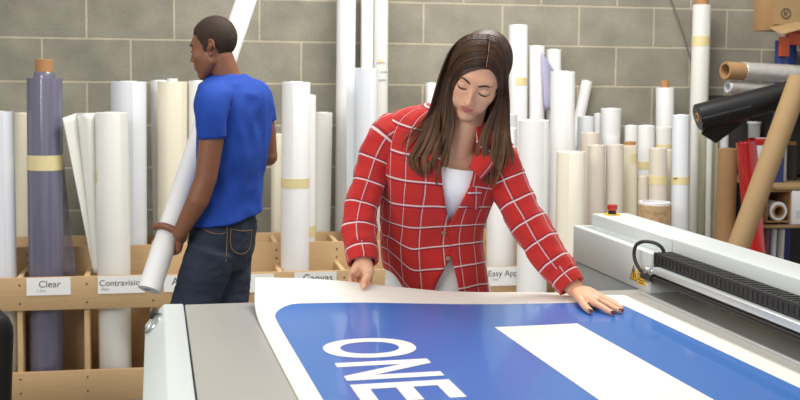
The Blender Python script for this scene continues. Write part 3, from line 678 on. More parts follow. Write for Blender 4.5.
# letters: reading towards the viewer, tops to the right
def Lq(x, y): return (.263 + y * .192, -.445 - x)     # x along the word (m), y 0..1 cap height
def quad(p0, p1, p2, p3, n=6):
    return [[(p0[0] + (p1[0] - p0[0]) * i / n + ((p3[0] + (p2[0] - p3[0]) * i / n) - (p0[0] + (p1[0] - p0[0]) * i / n)) * j / n,
              p0[1] + (p1[1] - p0[1]) * i / n + ((p3[1] + (p2[1] - p3[1]) * i / n) - (p0[1] + (p1[1] - p0[1]) * i / n)) * j / n) for i in range(n + 1)] for j in range(n + 1)]
def letter(name, quads):
    mb = MB()
    for q in quads: mb.grid([[S(*Lq(x, y), .0012) for x, y in r] for r in q])
    mb.build(name, 'sheet_white', s_top, sharp=0)
def oval(cx, rx, ry, ax_, ay):
    return [[[cx + (rx - ax_ * j / 3) * math.copysign(abs(math.cos(2 * PI * i / 56)) ** .92, math.cos(2 * PI * i / 56)), .5 + (ry - ay * j / 3) * math.copysign(abs(math.sin(2 * PI * i / 56)) ** .92, math.sin(2 * PI * i / 56))] for i in range(57)] for j in range(4)]
letter('lettering', [oval(.1005, .0835, .515, .033, .19)])
n0, n1, th_ = .212, .343, .031
letter('lettering', [quad((n0, 0), (n0 + th_, 0), (n0 + th_, 1), (n0, 1)), quad((n1 - th_, 0), (n1, 0), (n1, 1), (n1 - th_, 1)), quad((n0, 1), (n0 + th_ + .002, 1), (n1, 0), (n1 - th_ - .002, 0))])
e0 = .371
letter('lettering', [quad((e0, 0), (e0 + .034, 0), (e0 + .034, 1), (e0, 1))] + [quad((e0, y), (e0 + .118, y), (e0 + .118, y + .165), (e0, y + .165)) for y in (0, .4225, .835)])
# a further short word that lies out of the frame is not built

# ------------------------------------------------------------------ black chair back at the lower left edge
chd = 4.0; cb0 = at(-14, 312, chd)
chr_ = empty('office_chair', V3((cb0.x, chd - .18, 0))); tag(chr_, 'black chair back cut off by the lower left edge of the photo', 'chair')
cxm = at(-24, 350, chd).x; czt = at(0, 311, chd).z
bb = MB()
rows = []
for j in range(15):
    t = j / 14; z = czt - .46 * t; wdt = .128 * (1 - (1 - min(1, t / .2)) ** 2.5 * .45) - .02 * t
    rows.append((z, max(wdt, .03)))
for j, (z, w_) in enumerate(rows): pass
bk_ = bmesh.new(); prev = None
for z, w_ in rows:
    ring = [bk_.verts.new((cxm + w_ * math.copysign(abs(math.cos(a)) ** .6, math.cos(a)), chd + .03 * math.copysign(abs(math.sin(a)) ** .8, math.sin(a)) + .04 * ((math.cos(a)) ** 2), z)) for a in [2 * PI * k / 28 for k in range(28)]]
    if prev:
        for k in range(28): bk_.faces.new([prev[k], prev[(k + 1) % 28], ring[(k + 1) % 28], ring[k]])
    else: bk_.faces.new(ring)
    prev = ring
bk_.faces.new(prev[::-1]); bb.join(bk_); bb.build('backrest', 'black_vinyl', chr_, sharp=50)
MB().box(Frame((cxm - .33, chd - .22), 0), -.22, .22, -.22, .22, .45, .52, .025, 3).build('seat', 'black_vinyl', chr_)
MB().tube([V3((cxm - .33, chd - .15, .44)), V3((cxm - .1, chd + .03, .46)), V3((cxm, chd + .03, .48))], .02, 10).build('back_bracket', 'black_plastic', chr_)
MB().tube([V3((cxm - .33, chd - .22, .08)), V3((cxm - .33, chd - .22, .47))], .025, 12).build('gas_column', 'black_plastic', chr_)
for k in range(5):
    a = 2 * PI * k / 5 + .3; e_ = V3((cxm - .33 + .28 * math.cos(a), chd - .22 + .28 * math.sin(a), .075))
    lg = MB().tube([V3((cxm - .33, chd - .22, .1)), e_], [.024, .016], 10).build('leg', 'black_plastic', chr_)
    MB().tube([e_ + V3((-.012, 0, -.045)), e_ + V3((.012, 0, -.045))], .03, 14).build('caster', 'rubber', lg)
# ------------------------------------------------------------------ people: shared tools
def cat(rows, k=4):
    # Catmull-Rom resampling of tuples
    out = []; n = len(rows)
    for i in range(n - 1):
        p0, p1, p2, p3 = rows[max(i - 1, 0)], rows[i], rows[i + 1], rows[min(i + 2, n - 1)]
        for j in range(k):
            t = j / k
            out.append(tuple(.5 * (2 * b + (c - a) * t + (2 * a - 5 * b + 4 * c - d) * t * t + (d + 3 * b - a - 3 * c) * t ** 3) for a, b, c, d in zip(p0, p1, p2, p3)))
    out.append(tuple(rows[-1])); return out

def cloth(name, rows, uvs, m, parent, closed=False, thick=.0025, sharp=0):
    o = org(parent); n = len(rows[0]) - 1; wrap = all((r[0] - r[-1]).length < 1e-4 for r in rows); nc = n if wrap else n + 1
    verts = [p - o for r in rows for p in r[:nc]]; faces, fuv = [], []
    for i in range(len(rows) - 1):
        for j in range(n):
            k = (j + 1) % nc if wrap else j + 1
            faces.append((i * nc + j, i * nc + k, (i + 1) * nc + k, (i + 1) * nc + j)); fuv += [uvs[i][j], uvs[i][j + 1], uvs[i + 1][j + 1], uvs[i + 1][j]]
    me = bpy.data.meshes.new(name); me.from_pydata(verts, [], faces); ul = me.uv_layers.new(name='UVMap')
    for li, q in enumerate(fuv): ul.data[li].uv = q
    for p in me.polygons: p.use_smooth = True
    ob = link(name, me, parent, m); ob['org'] = tuple(o)
    if thick:
        md = ob.modifiers.new('thick', 'SOLIDIFY'); md.thickness = thick; md.offset = -1
    return ob

def fold(p, amp, f, seed, st=(1, 1, 1)):
    q = V3((p.x * st[0] * f + seed, p.y * st[1] * f, p.z * st[2] * f))
    return amp * (noise.noise(q) + .5 * (1 - 2 * abs(noise.noise(q * 1.9 + V3((5, 1, 2))))))

def sleeve_rows(path, radii, n=28, k=5, amp=.004, f=22, seed=0, flat=1.0, voff=0, uoff=0, rmean=.045, front=V3((0, -1, 0))):
    data = cat([(*p, r) for p, r in zip(path, radii)], k); rows, uvs = [], []; s = 0; prev = None
    for i, d in enumerate(data):
        p = V3(d[:3]); r = d[3]; a, b = data[max(i - 1, 0)], data[min(i + 1, len(data) - 1)]
        t = (V3(b[:3]) - V3(a[:3])).normalized(); x = (front - t * front.dot(t)).normalized(); y = t.cross(x)
        if prev is not None: s += (p - prev).length
        prev = p; row, uv = [], []
        for j in range(n + 1):
            ang = 2 * PI * j / n + PI
            e = V3((math.cos(ang) * 1.3, math.sin(ang) * 1.3, s * f))
            rr = r * (1 + amp / r * (noise.noise(e + V3((seed, 0, 0))) * 1.2 + .6 * (1 - 2 * abs(noise.noise(e * 1.7 + V3((0, seed, 3)))))))
            row.append(p + x * (rr * math.cos(ang)) + y * (rr * flat * math.sin(ang))); uv.append((uoff + (ang - PI) * rmean, voff + s))
        rows.append(row); uvs.append(uv)
    return rows, uvs

def head_shape(male=False, nu=128, nv=96):
    def ell(p, c, r):
        q = p - np.array(c); r = np.array(r); k0 = np.linalg.norm(q / r, axis=1); k1 = np.linalg.norm(q / (r * r), axis=1) + 1e-9; return k0 * (k0 - 1) / k1
    def cap(p, a, b, r0, r1):
        a = np.array(a); b = np.array(b); ab = b - a; t = np.clip(((p - a) @ ab) / (ab @ ab), 0, 1); return np.linalg.norm(p - a - t[:, None] * ab, axis=1) - (r0 + (r1 - r0) * t)
    def smin(a, b, k): h = np.clip(.5 + .5 * (b - a) / k, 0, 1); return b + (a - b) * h - k * h * (1 - h)
    def smax(a, b, k): return -smin(-a, -b, k)
    J = 1.12 if male else .93; NS = 1.0 if male else .86; MZ = 0 if male else .0035; MW = 1.0 if male else .88
    def sdf(p):
        d = ell(p, (0, .014, .036), (.0735, .092, .080))
        d = smin(d, ell(p, (0, -.028, -.03), (.059 * J, .060, .074)), .03)
        for s in (-1, 1):
            d = smin(d, cap(p, (s * .050 * J, .002, -.056), (s * .016 * J, -.060, -.099), .015, .013), .028)
            d = smin(d, ell(p, (s * (.041 if male else .0385), -.060, -.026), (.021, .019, .02)), .022)
            d = smin(d, ell(p, (s * .030, -.068, -.062), (.016, .014, .018)), .02)
        d = smin(d, ell(p, (0, -.070, -.102), (.020 * J, .017, .016)), .02)
        d = smin(d, ell(p, (0, -.070, .026), (.046, .016, .013 if not male else .015)), .02)
        for s in (-1, 1):
            d = smax(d, -ell(p, (s * .0315, -.098, -.001), (.017, .014, .0115)), .012)
            d = smin(d, ell(p, (s * .0315, -.0725, -.0015), (.0155, .0125, .0125)), .004)
        nw = .001 if male else 0
        d = smin(d, cap(p, (0, -.080, .010), (0, -.103, -.030), .0065 * NS + nw, .0085 * NS + nw), .012)
        d = smin(d, ell(p, (0, -.106, -.0345), (.0100 * NS + nw, .0095, .0085 * NS)), .006)
        for s in (-1, 1): d = smin(d, ell(p, (s * .0115 * NS, -.096, -.037), (.0068 * NS + nw, .009, .0065 * NS)), .006)
        for s in (-1, 1): d = smax(d, -ell(p, (s * .0062 * NS, -.1035, -.0425), (.0034, .004, .003)), .003)
        d = smin(d, ell(p, (0, -.076, -.064 + MZ), (.028 * MW, .017, .020)), .016)
        lt = .0012 if male else 0
        d = smin(d, ell(p, (0, -.0905, -.0595 + MZ), (.0215 * MW, .0075, .0052 + lt)), .005)
        d = smin(d, ell(p, (0, -.0895, -.0705 + MZ), (.0185 * MW, .0085, .0066 + lt)), .005)
        d = smax(d, -ell(p, (0, -.0985, -.0648 + MZ), (.023 * MW, .0085, .0016)), .0018)
        d = smax(d, -ell(p, (0, -.100, -.0495), (.0035, .006, .006)), .006)
        return d
    D = []
    for j in range(nv + 1):
        th = PI * j / nv
        for i in range(nu):
            ph = 2 * PI * i / nu
            # concentrate columns towards the face
            ph2 = ph - .45 * math.sin(ph)
            D.append((math.sin(th) * math.sin(ph2), -math.sin(th) * math.cos(ph2), math.cos(th)))
    D = np.array(D); c0 = np.array((0, -.02, -.01)); t = np.full(len(D), .24)
    for _ in range(90):
        t -= .65 * sdf(c0 + D * t[:, None])
    P = c0 + D * t[:, None]
    faces = []
    for j in range(nv):
        for i in range(nu):
            a, b = j * nu + i, j * nu + (i + 1) % nu; faces.append((a, b, b + nu, a + nu))
    return [V3(p) for p in P], faces

def add_poly(mb, verts, faces):
    vs = [mb.bm.verts.new(v) for v in verts]
    for f in faces:
        try: mb.bm.faces.new([vs[i] for i in f])
        except ValueError: pass

def ears(mb, X, s_list=(-1, 1), k=1.0):
    for s in s_list:
        pts = []
        for i in range(13):
            a = -1.9 + 3.9 * i / 12
            pts.append(X @ V3((s * (.074 + .008 * math.sin((i / 12) * PI)) * k, .014 + .016 * math.cos(a) * k + .004, -.004 + .027 * math.sin(a) * k)))
        mb.tube(pts, [.0035 + .001 * math.sin(i) for i in range(13)], 8, 'round')
        mb.tube([X @ V3((s * .070, .006, -.010)), X @ V3((s * .076, .018, .002))], [.010, .010], 10, 'round')
        mb.tube([X @ V3((s * .070, .008, -.028)), X @ V3((s * .075, .010, -.033))], [.006, .006], 10, 'round')

def figure(mb, name, voxel, smooth, m, parent, tintfn=None):
    tmp = mb.build('tmp_body', m, None, org(parent), sharp=0)
    md = tmp.modifiers.new('r', 'REMESH'); md.mode = 'VOXEL'; md.voxel_size = voxel; md.use_smooth_shade = True
    sm = tmp.modifiers.new('s', 'SMOOTH'); sm.factor = .5; sm.iterations = smooth
    me = evaluated(tmp); bpy.data.objects.remove(tmp)
    at_ = me.attributes.new('tint', 'FLOAT', 'POINT')
    o = org(parent)
    if tintfn:
        at_.data.foreach_set('value', [tintfn(v.co + o) for v in me.vertices])
    for p in me.polygons: p.use_smooth = True
    me.materials.clear(); ob = link(name, me, parent, m); ob['org'] = tuple(o); return ob

def bvh_of(ob):
    me = evaluated(ob); o = org(ob)
    t = BVHTree.FromPolygons([v.co + o for v in me.vertices], [tuple(p.vertices) for p in me.polygons]); bpy.data.meshes.remove(me); return t

EYEP = V3((0, 0, EYE))
def cast(tree, px, py):
    d = ray(px, py).normalized(); h = tree.ray_cast(EYEP, d); return h

# ------------------------------------------------------------------ woman
wm_ = empty('person', V3((at(440, 290, 3.12).x, 3.12, 0))); tag(wm_, 'young woman in red plaid shirt leaning over the printed sheet, looking down', 'person')
Rh = Matrix.Rotation(math.radians(14), 3, 'Y') @ Matrix.Rotation(math.radians(35), 3, 'X') @ Matrix.Rotation(math.radians(-7.5), 3, 'Z')
HS = .93
hc = at(473.5, 88.3, 2.865) - Rh @ V3((0, -.078 * HS, 0))
XH = Matrix.Translation(hc) @ (Rh * HS).to_4x4(); XHi = XH.inverted()
hv, hf = head_shape(False)
hv_w = [XH @ v for v in hv]
HB = BVHTree.FromPolygons(hv_w, hf)
body = MB(); add_poly(body, hv_w, hf)
nk0 = XH @ V3((0, .03, -.04)); nkb = at(456, 152, 2.985)
body.tube([nk0, nk0.lerp(nkb, .5) + V3((0, .004, 0)), nkb, nkb + V3((-.005, .03, -.04))], [.047, .045, .052, .062], 24, 'round')
def P3(px, py, d): return at(px, py, d)
# trunk, legs (under the clothes)
def trunk(mb, rings, n=28):
    rs = []
    for px, py, d, hw, hd, yaw, tilt in cat(rings, 4):
        c = at(px, py, d); ex = V3((math.cos(yaw) * math.cos(tilt), math.sin(yaw) * math.cos(tilt), -math.sin(tilt))); ey = V3((-math.sin(yaw), math.cos(yaw), 0))
        rs.append([c + ex * (hw * math.cos(2 * PI * k / n)) + ey * (hd * math.sin(2 * PI * k / n)) for k in range(n)])
    vs = [[mb.bm.verts.new(p) for p in r] for r in rs]
    for a, b in zip(vs, vs[1:]):
        for k in range(n): mb.bm.faces.new([a[k], a[(k + 1) % n], b[(k + 1) % n], b[k]])
    mb.bm.faces.new(vs[0]); mb.bm.faces.new(vs[-1][::-1])
YW = math.radians(3)
trunk(body, [(454, 141, 2.985, .05, .045, YW, .26), (451, 150, 2.99, .085, .055, YW, .27), (447, 164, 3.01, .112, .076, YW, .25), (443, 182, 3.02, .118, .088, YW, .2), (438, 207, 3.05, .112, .085, YW, .1), (435, 235, 3.09, .112, .083, YW, .03), (436, 262, 3.12, .128, .09, YW, 0), (438, 300, 3.14, .14, .095, YW, 0), (438, 325, 3.14, .12, .085, YW, 0)])
for px, kx in ((414, 410), (462, 466)):
    hip = at(px, 318, 3.14); kn = V3((at(kx, 318, 3.14).x, 3.12, .48)); an = V3((kn.x, 3.17, .085))
    body.tube([hip, hip.lerp(kn, .5), kn, kn.lerp(an, .35), an], [.078, .066, .05, .05, .036], 20, 'round')
    body.tube([an + V3((0, .03, -.04)), an + V3((0, -.06, -.05)), an + V3((0, -.13, -.058))], [.035, .034, .022], 14, 'round')
# arms
RA = [at(404, 138, 2.995), at(377, 160, 2.985), at(365.5, 190, 2.97), at(359, 214, 2.945), at(360, 238, 2.91), at(363.5, 259, 2.875)]
LA = [at(490, 164, 3.0), at(506, 186, 2.985), at(523, 213, 2.965), at(542, 245, 2.935), at(560, 272, 2.905), at(575, 289, 2.875)]
body.tube(RA, [.036, .034, .033, .036, .031, .023], 20, 'round'); body.tube(LA, [.042, .040, .037, .036, .031, .023], 20, 'round')
def fing(pts, r, n=12): body.tube(spline(pts, 4), [r[0] + (r[1] - r[0]) * i / (4 * (len(pts) - 1)) for i in range(4 * (len(pts) - 1) + 1)], n, 'round')
ZT = ZB + .0052
# her left hand, flat on the print
W = LA[-1] + V3((.002, -.004, -.004))
def tz(px, py, z): return atz(px, py, ZT + z)
mcp = dict(i=tz(594.5, 303.2, .017), m=tz(598, 300.4, .020), r=tz(600, 298, .018), p=tz(600, 296, .015))
tipL = dict(i=[tz(602, 307, .013), tz(608, 310.7, .009), tz(613, 313, .0068)], m=[tz(606.5, 303.6, .015), tz(615, 308.3, .010), tz(621.5, 311, .0068)], r=[tz(608.5, 301.5, .014), tz(616.5, 305.6, .010), tz(622, 308.2, .0068)], p=[tz(607, 298.8, .012), tz(612, 301.2, .009), tz(616.5, 303.4, .0065)])
for k, r in (('i', .0125), ('m', .013), ('r', .0125), ('p', .0115)):
    body.tube([W, W.lerp(mcp[k], .55) + V3((0, 0, .004)), mcp[k]], [.017, .0145, r * .86], 12, 'round')
    fing([mcp[k]] + tipL[k], (.0088 if k != 'p' else .0076, .0064 if k != 'p' else .0056))
th0 = tz(581.5, 300, .020); thL = [tz(584, 304.8, .014), tz(587.5, 308.8, .010), tz(590.3, 311.2, .0078)]
body.tube([W, th0], [.017, .0125], 12, 'round'); fing([th0] + thL, (.0115, .0078))
# her right hand, gripping the lifted edge
SB = bvh_of(s_top)
W2 = RA[-1]
def onsheet(px, py, lift):
    h = cast(SB, px, py)
    return (h[0] + V3((0, -.35, .94)).normalized() * lift) if h[0] else at(px, py, 2.83)
tt = onsheet(364.2, 290, .0105); tm = onsheet(364.8, 284.5, .0145)
k1 = at(368.5, 271.5, 2.845); 
body.tube([W2, k1], [.021, .0165], 14, 'round')
fing([k1, at(367, 278, 2.835), tm, tt], (.0125, .0078))
for i, (kx, ky, d) in enumerate(((354.5, 270, 2.862), (358, 272.5, 2.868), (363, 274, 2.874), (369.5, 274.5, 2.874))):
    kk = at(kx, ky, d); body.tube([W2, W2.lerp(kk, .6), kk], [.02, .015, .0115], 12, 'round')
    e1 = at(kx - 4 + i * 1.2, ky + 7, d + .012); e2 = V3((e1.x + .004, e1.y - .022, max(ZB + .010, e1.z - .022))); 
    fing([kk, e1, e2], (.0095, .0066))
def lips(p):
    q = XHi @ p; q.z -= .0035
    if q.y > -.07 or abs(q.x) > .026: return 0.0
    k = abs(q.x) / .0215
    if k >= 1: return 0.0
    up = -.0648 + .0098 * (1 - k ** 1.6) - .0022 * math.exp(-(q.x / .004) ** 2); lo = -.0648 - .0118 * (1 - k ** 2)
    d = min(up - q.z, q.z - lo); return max(0, min(1, d / .0022 + .15))
wb = figure(body, 'body', .0026, 2, 'skin_fair', wm_, lips)
WB = bvh_of(wb)
# nails
def nail(name, px, py, r, parent, tree, dirpx, m='nail'):
    h = cast(tree, px, py)
    if not h[0]: return
    p, n = h[0], h[1].normalized(); t = at(px + dirpx[0], py + dirpx[1], p.y) - p; t = (t - n * t.dot(n)).normalized(); b = n.cross(t)
    rot = Matrix((t, b, n)).transposed(); mb = MB(); mb.ell(p - n * .0002, (r * 1.25, r * .85, .0014), rot, 14); mb.build(name, m, parent)
for px, py, dx in ((364.0, 290.6, (0, 1)), (590.2, 310.6, (1.2, .6)), (613.2, 312.6, (1.2, .5)), (621.2, 309.9, (1.2, .5))): nail('fingernail', px, py, .0056, wm_, WB, dx)

# face details (brows, lash lines) laid on the head surface
def hpt(x, z, lift=.0006):
    h = HB.ray_cast(XH @ V3((x, -.2, z)), (Rh @ V3((0, 1, 0))).normalized())
    return h[0] - (Rh @ V3((0, 1, 0))) * lift if h[0] else XH @ V3((x, -.09, z))
for s in (-1, 1):
    a = [hpt(s * x, z, .0004) for x, z in ((.013, .0175), (.020, .0215), (.029, .0245), (.038, .0235), (.047, .017))]
    MB().tube(spline(a, 4), [.0013 + .0015 * math.sin(PI * min(1, (i + 3) / 17)) for i in range(17)], 8, 'round', flat=(.6, 1), up=(0, -1, 0)).build('eyebrow', 'brow', wm_)
    a = [hpt(s * x, z, .0002) for x, z in ((.0165, -.0055), (.022, -.0088), (.031, -.0108), (.040, -.0092), (.0475, -.0045))]
    MB().tube(spline(a, 4), [.0009 + .0014 * math.sin(PI * i / 16) for i in range(17)], 6, 'round').build('eyelashes', 'brow_dark', wm_)
    a = [hpt(s * x, z, -.0003) for x, z in ((.018, .004), (.024, .0078), (.032, .0092), (.040, .0078), (.047, .003))]
    MB().tube(spline(a, 4), [.0003 + .0004 * math.sin(PI * i / 16) for i in range(17)], 6, 'round').build('eyelid_crease', 'brow', wm_)

# camisole
def ring_rows(rings, n, a0f, a1f, amp, f, seed, uR, k=5):
    rows, uvs = [], []; s = 0; prev = None
    for i, d in enumerate(cat(rings, k)):
        px, py, dd, hw, hd, yaw, tilt = d[:7]
        c = at(px, py, dd); ex = V3((math.cos(yaw) * math.cos(tilt), math.sin(yaw) * math.cos(tilt), -math.sin(tilt))); ey = V3((-math.sin(yaw), math.cos(yaw), 0))
        if prev is not None: s += (c - prev).length
        prev = c; row, uv = [], []
        A0, A1 = a0f(d), a1f(d)
        for j in range(n + 1):
            a = A0 + (A1 - A0) * j / n; ca, sa = math.cos(a), math.sin(a); pw = .86
            x, y = math.copysign(abs(ca) ** pw, ca), math.copysign(abs(sa) ** pw, sa)
            nrm = (ex * (x / hw) + ey * (y / hd)).normalized(); p = c + ex * (hw * x) + ey * (hd * y)
            p = p + nrm * fold(p, amp, f, seed, (1, 1, .55)); row.append(p)
            uv.append((a * uR, -s + .01 * math.sin(a * 2)))
        rows.append(row); uvs.append(uv)
    return rows, uvs
ck = lambda v: v
r_, u_ = ring_rows([(450, 150, 2.985, .108, .066, YW, .18), (446, 168, 3.005, .136, .090, YW, .16), (442, 186, 3.015, .140, .105, YW, .15), (438, 207, 3.045, .128, .097, YW, .1), (435, 235, 3.085, .121, .093, YW, .03), (436, 262, 3.115, .137, .104, YW, 0), (438, 300, 3.135, .151, .114, YW, 0)], 56, lambda d: -PI / 2, lambda d: 1.5 * PI, .002, 14, 3, .14)
# lower the neckline in front: drop rows whose front rises above it
for row in r_[:6]:
    for j, p in enumerate(row):
        a = -PI / 2 + 2 * PI * j / 56
        if math.sin(a) < .2: row[j] = p + V3((0, 0, -.040 * max(0, .2 - math.sin(a)) * max(0, 1 - r_.index(row) / 6)))
cloth('camisole', r_, u_, 'white_cotton', wm_)

# shirt body, open at the neck
open_tab = [(110, 438, 474), (135, 436, 474), (155, 436.5, 471), (168, 437.5, 468), (180, 438.5, 463.5), (200, 441.5, 454), (214, 445, 447), (222, 447, 444), (246, 448, 446), (254, 445.5, 448), (266, 438, 451), (280, 431, 454), (303, 424, 457)]
def opening(y):
    for (y0, a0, b0), (y1, a1, b1) in zip(open_tab, open_tab[1:]):
        if y <= y1: t = max(0, (y - y0) / (y1 - y0)); return a0 + (a1 - a0) * t, b0 + (b1 - b0) * t
    return open_tab[-1][1:]
def hw_px(d): return d[3] * F / d[2]
def angL(d):   # left flap edge angle (seen from front: angle past 180)
    xl, _ = opening(d[1]); c = max(-.98, min(.98, (xl - d[0]) / hw_px(d))); c = math.copysign(abs(c) ** (1 / .86), c); return 2 * PI - math.acos(c)
def angR(d):
    _, xr = opening(d[1]); c = max(-.98, min(.98, (xr - d[0]) / hw_px(d))); c = math.copysign(abs(c) ** (1 / .86), c); return -math.acos(c)
SR_ = [(454, 111, 3.015, .070, .058, YW, .26), (452.5, 116, 3.01, .092, .064, YW, .28), (450.5, 123, 3.005, .130, .072, YW, .29), (447.5, 135, 3.0, .160, .084, YW, .29), (444, 154, 3.005, .170, .099, YW, .26), (441, 172, 3.012, .163, .116, YW, .2), (438, 192, 3.03, .150, .118, YW, .14), (434, 215, 3.055, .140, .110, YW, .06), (432, 238, 3.085, .137, .108, YW, .0), (433, 262, 3.105, .145, .114, YW, 0), (436, 294, 3.125, .150, .122, YW, 0), (437, 303, 3.13, .148, .122, YW, 0)]
r_, u_ = ring_rows(SR_, 110, angR, angL, .0075, 10, 8, .15)
# curved tails: lift the hem at the sides
n_r = len(r_)
for i in range(n_r):
    w_ = max(0, (i - n_r * .60) / (n_r * .40)); d = cat(SR_, 5)[i]
    A0, A1 = angR(d), angL(d); nj = len(r_[i]) - 1
    for j in range(nj + 1):
        a = A0 + (A1 - A0) * j / nj; k = sst((-math.cos(a) - .30) / .60)
        r_[i][j] = r_[i][j] + V3((0, 0, .125 * k * w_ ** 1.3))
shirt = cloth('shirt_body', r_, u_, 'plaid', wm_, thick=.003)
SHB = bvh_of(shirt)
# sleeves with rolled cuffs
ra = [at(402, 130, 3.0), at(388, 138, 2.99), at(377, 158, 2.985), at(368, 184, 2.97), at(361, 208, 2.95), at(359, 228, 2.925), at(361, 247, 2.895)]
rr, ru = sleeve_rows(ra, [.046, .054, .0480, .0425, .0430, .0435, .0400], amp=.0062, f=24, seed=2, uoff=.02, voff=.01)
cloth('sleeve', rr, ru, 'plaid', wm_, thick=.002)
ca = [at(360.2, 240, 2.907), at(361.3, 249, 2.893), at(362.3, 256, 2.882), at(362.8, 262.5, 2.872)]
rr, ru = sleeve_rows(ca, [.0425, .0435, .0425, .0405], amp=.002, f=14, seed=4, voff=.03, uoff=.03)
cloth('cuff', rr, ru, 'plaid', wm_, thick=.008)
la = [at(484, 152, 3.02), at(496, 160, 3.005), at(507, 184, 2.99), at(522, 212, 2.968), at(540, 242, 2.94), at(556, 265, 2.912), at(563, 274.5, 2.9)]
rr, ru = sleeve_rows(la, [.050, .060, .0535, .0495, .0475, .0445, .0400], amp=.0066, f=22, seed=9, uoff=.018, voff=.02)
cloth('sleeve', rr, ru, 'plaid', wm_, thick=.002)
ca = [at(559.5, 270, 2.906), at(564.5, 276.5, 2.897), at(569, 282, 2.888), at(572, 286, 2.882)]
rr, ru = sleeve_rows(ca, [.0405, .0425, .0410, .0385], amp=.002, f=14, seed=14, voff=.035, uoff=.03)
cloth('cuff', rr, ru, 'plaid', wm_, thick=.008)
# collar and front band, pocket, buttons laid on the shirt
def onshirt(px, py, lift):
    h = cast(SHB, px, py)
    return h[0] - ray(px, py).normalized() * lift if h[0] else None
def patch(name, quad_px, lift, nu=8, nv=10, m='plaid', uvs=1.0, u0=0, v0=0, thick=.002):
    (ax, ay), (bx, by), (cx_, cy_), (dx, dy) = quad_px; rows, uv = [], []; last = 3.0
    for j in range(nv + 1):
        t = j / nv; r, q = [], []
        for i in range(nu + 1):
            s = i / nu; x = (ax + (bx - ax) * s) * (1 - t) + (dx + (cx_ - dx) * s) * t; y = (ay + (by - ay) * s) * (1 - t) + (dy + (cy_ - dy) * s) * t
            p = onshirt(x, y, lift); 
            if p is None: p = at(x, y, last)
            last = p.y; r.append(p); q.append((u0 + x / 360, v0 - y / 360))
        rows.append(r); uv.append(q)
    return cloth(name, rows, uv, m, wm_, thick=thick)
patch('pocket', [(463, 184), (482, 189), (478, 210), (457, 203)], .0035, 8, 8, u0=.02, v0=.02)
for px, py in ((443.5, 232), (447.5, 258), (452.5, 282)):
    h = cast(SHB, px, py)
    if h[0]:
        n = h[1].normalized(); n = n if n.y < 0 else -n
        bt = MB(); bt.lathe(h[0] + n * .003, n, [(.001, .0022), (.0045, .0026), (.0062, .0022), (.0062, 0)], 18); bt.build('button', 'button_shell', wm_)
def colrow(pts): return [at(*p) for p in pts]
# collar wings either side of the neck
def wing(pts_in, pts_out):
    rows = [[at(*a).lerp(at(*b), t / 5) + V3((0, -.008 * math.sin(PI * t / 5), .004 * math.sin(PI * t / 5))) for t in range(6)] for a, b in zip(cat(pts_in, 4), cat(pts_out, 4))]
    uv = [[(i * .012, j * .009) for i in range(6)] for j in range(len(rows))]
    return cloth('collar', rows, uv, 'plaid', wm_, thick=.0025)
wing([(431, 116, 3.03), (432, 128, 2.965), (435, 145, 2.918), (437, 158, 2.902)], [(414, 119, 3.03), (410, 132, 2.955), (415, 150, 2.91), (424, 165, 2.895)])
wing([(480, 124, 3.03), (481, 136, 2.965), (476, 152, 2.915), (469, 168, 2.895)], [(495, 132, 3.03), (499, 144, 2.96), (494, 164, 2.915), (481, 180, 2.890)])
# jeans
jr = [(437, 278, 3.124, .139, .103, YW, 0), (438, 290, 3.132, .144, .106, YW, 0), (438, 312, 3.14, .156, .115, YW, 0), (438, 328, 3.14, .15, .110, YW, 0)]
r_, u_ = ring_rows(jr, 48, lambda d: -PI / 2, lambda d: 1.5 * PI, .002, 12, 5, .14)
cloth('jeans', r_, u_, 'pale_denim', wm_)
for px, kx in ((414, 410), (462, 466)):
    hip = at(px, 318, 3.14); kn = V3((at(kx, 318, 3.14).x, 3.12, .48)); an = V3((kn.x, 3.17, .10))
    rr, ru = sleeve_rows([hip + V3((0, 0, .03)), hip.lerp(kn, .5), kn, kn.lerp(an, .5), an], [.083, .075, .06, .055, .05], amp=.004, f=20, seed=px)
    cloth('trouser_leg', rr, ru, 'pale_denim', wm_)
    MB().tube([an + V3((0, .035, -.062)), an + V3((0, -.06, -.064)), an + V3((0, -.14, -.066))], [.034, .036, .03], 16, 'round', flat=(.85, 1.15)).build('shoe', 'shoe', wm_)

# hair: cap over the skull, then strands parted above the forehead
def smooth01(x): x = max(0, min(1, x)); return x * x * (3 - 2 * x)
def cap_mesh(verts, faces, X, zmin, off, name, m, parent, ns=0):
    keep = {}; nv_, tint = [], []; cen = V3((0, 0, .01)); o = org(parent)
    for i, v in enumerate(verts):
        e = v.z - zmin(v)
        if e > 0:
            n = (v - cen).normalized(); k = off * smooth01(e / .026) + .0008 + ns * noise.noise(v * 220) * smooth01(e / .01)
            keep[i] = len(nv_); nv_.append(X @ (v + n * k) - o); tint.append(.1 + .2 * noise.noise(v * 60))
    fs = [tuple(keep[i] for i in f) for f in faces if all(i in keep for i in f)]
    me = bpy.data.meshes.new(name); me.from_pydata(nv_, [], fs); me.attributes.new('tint', 'FLOAT', 'POINT').data.foreach_set('value', tint)
    for p in me.polygons: p.use_smooth = True
    ob = link(name, me, parent, m); ob['org'] = tuple(o); return ob
def zmin_w(v):
    if v.y < -.035: return .066 + .1 * max(0, abs(v.x) - .03) * -1.2
    if v.y < .0: return .066 - (v.y + .035) / .035 * .12
    return -.07
hcap = cap_mesh(hv, hf, XH, zmin_w, .007, 'hair', 'hair_brown', wm_)
CAPB = bvh_of(hcap)
rng = random.Random(5)
L_in = [(486, 68), (474, 69.5), (461.5, 75), (454, 86), (452, 99), (453.5, 113), (455, 128), (451, 147), (447, 163), (443, 176), (441, 187)]
L_out = [(489, 34.5), (467, 35.5), (451, 49), (441, 71), (434, 94), (428, 116), (420, 134), (413, 148), (408, 158), (409, 167), (414, 174)]
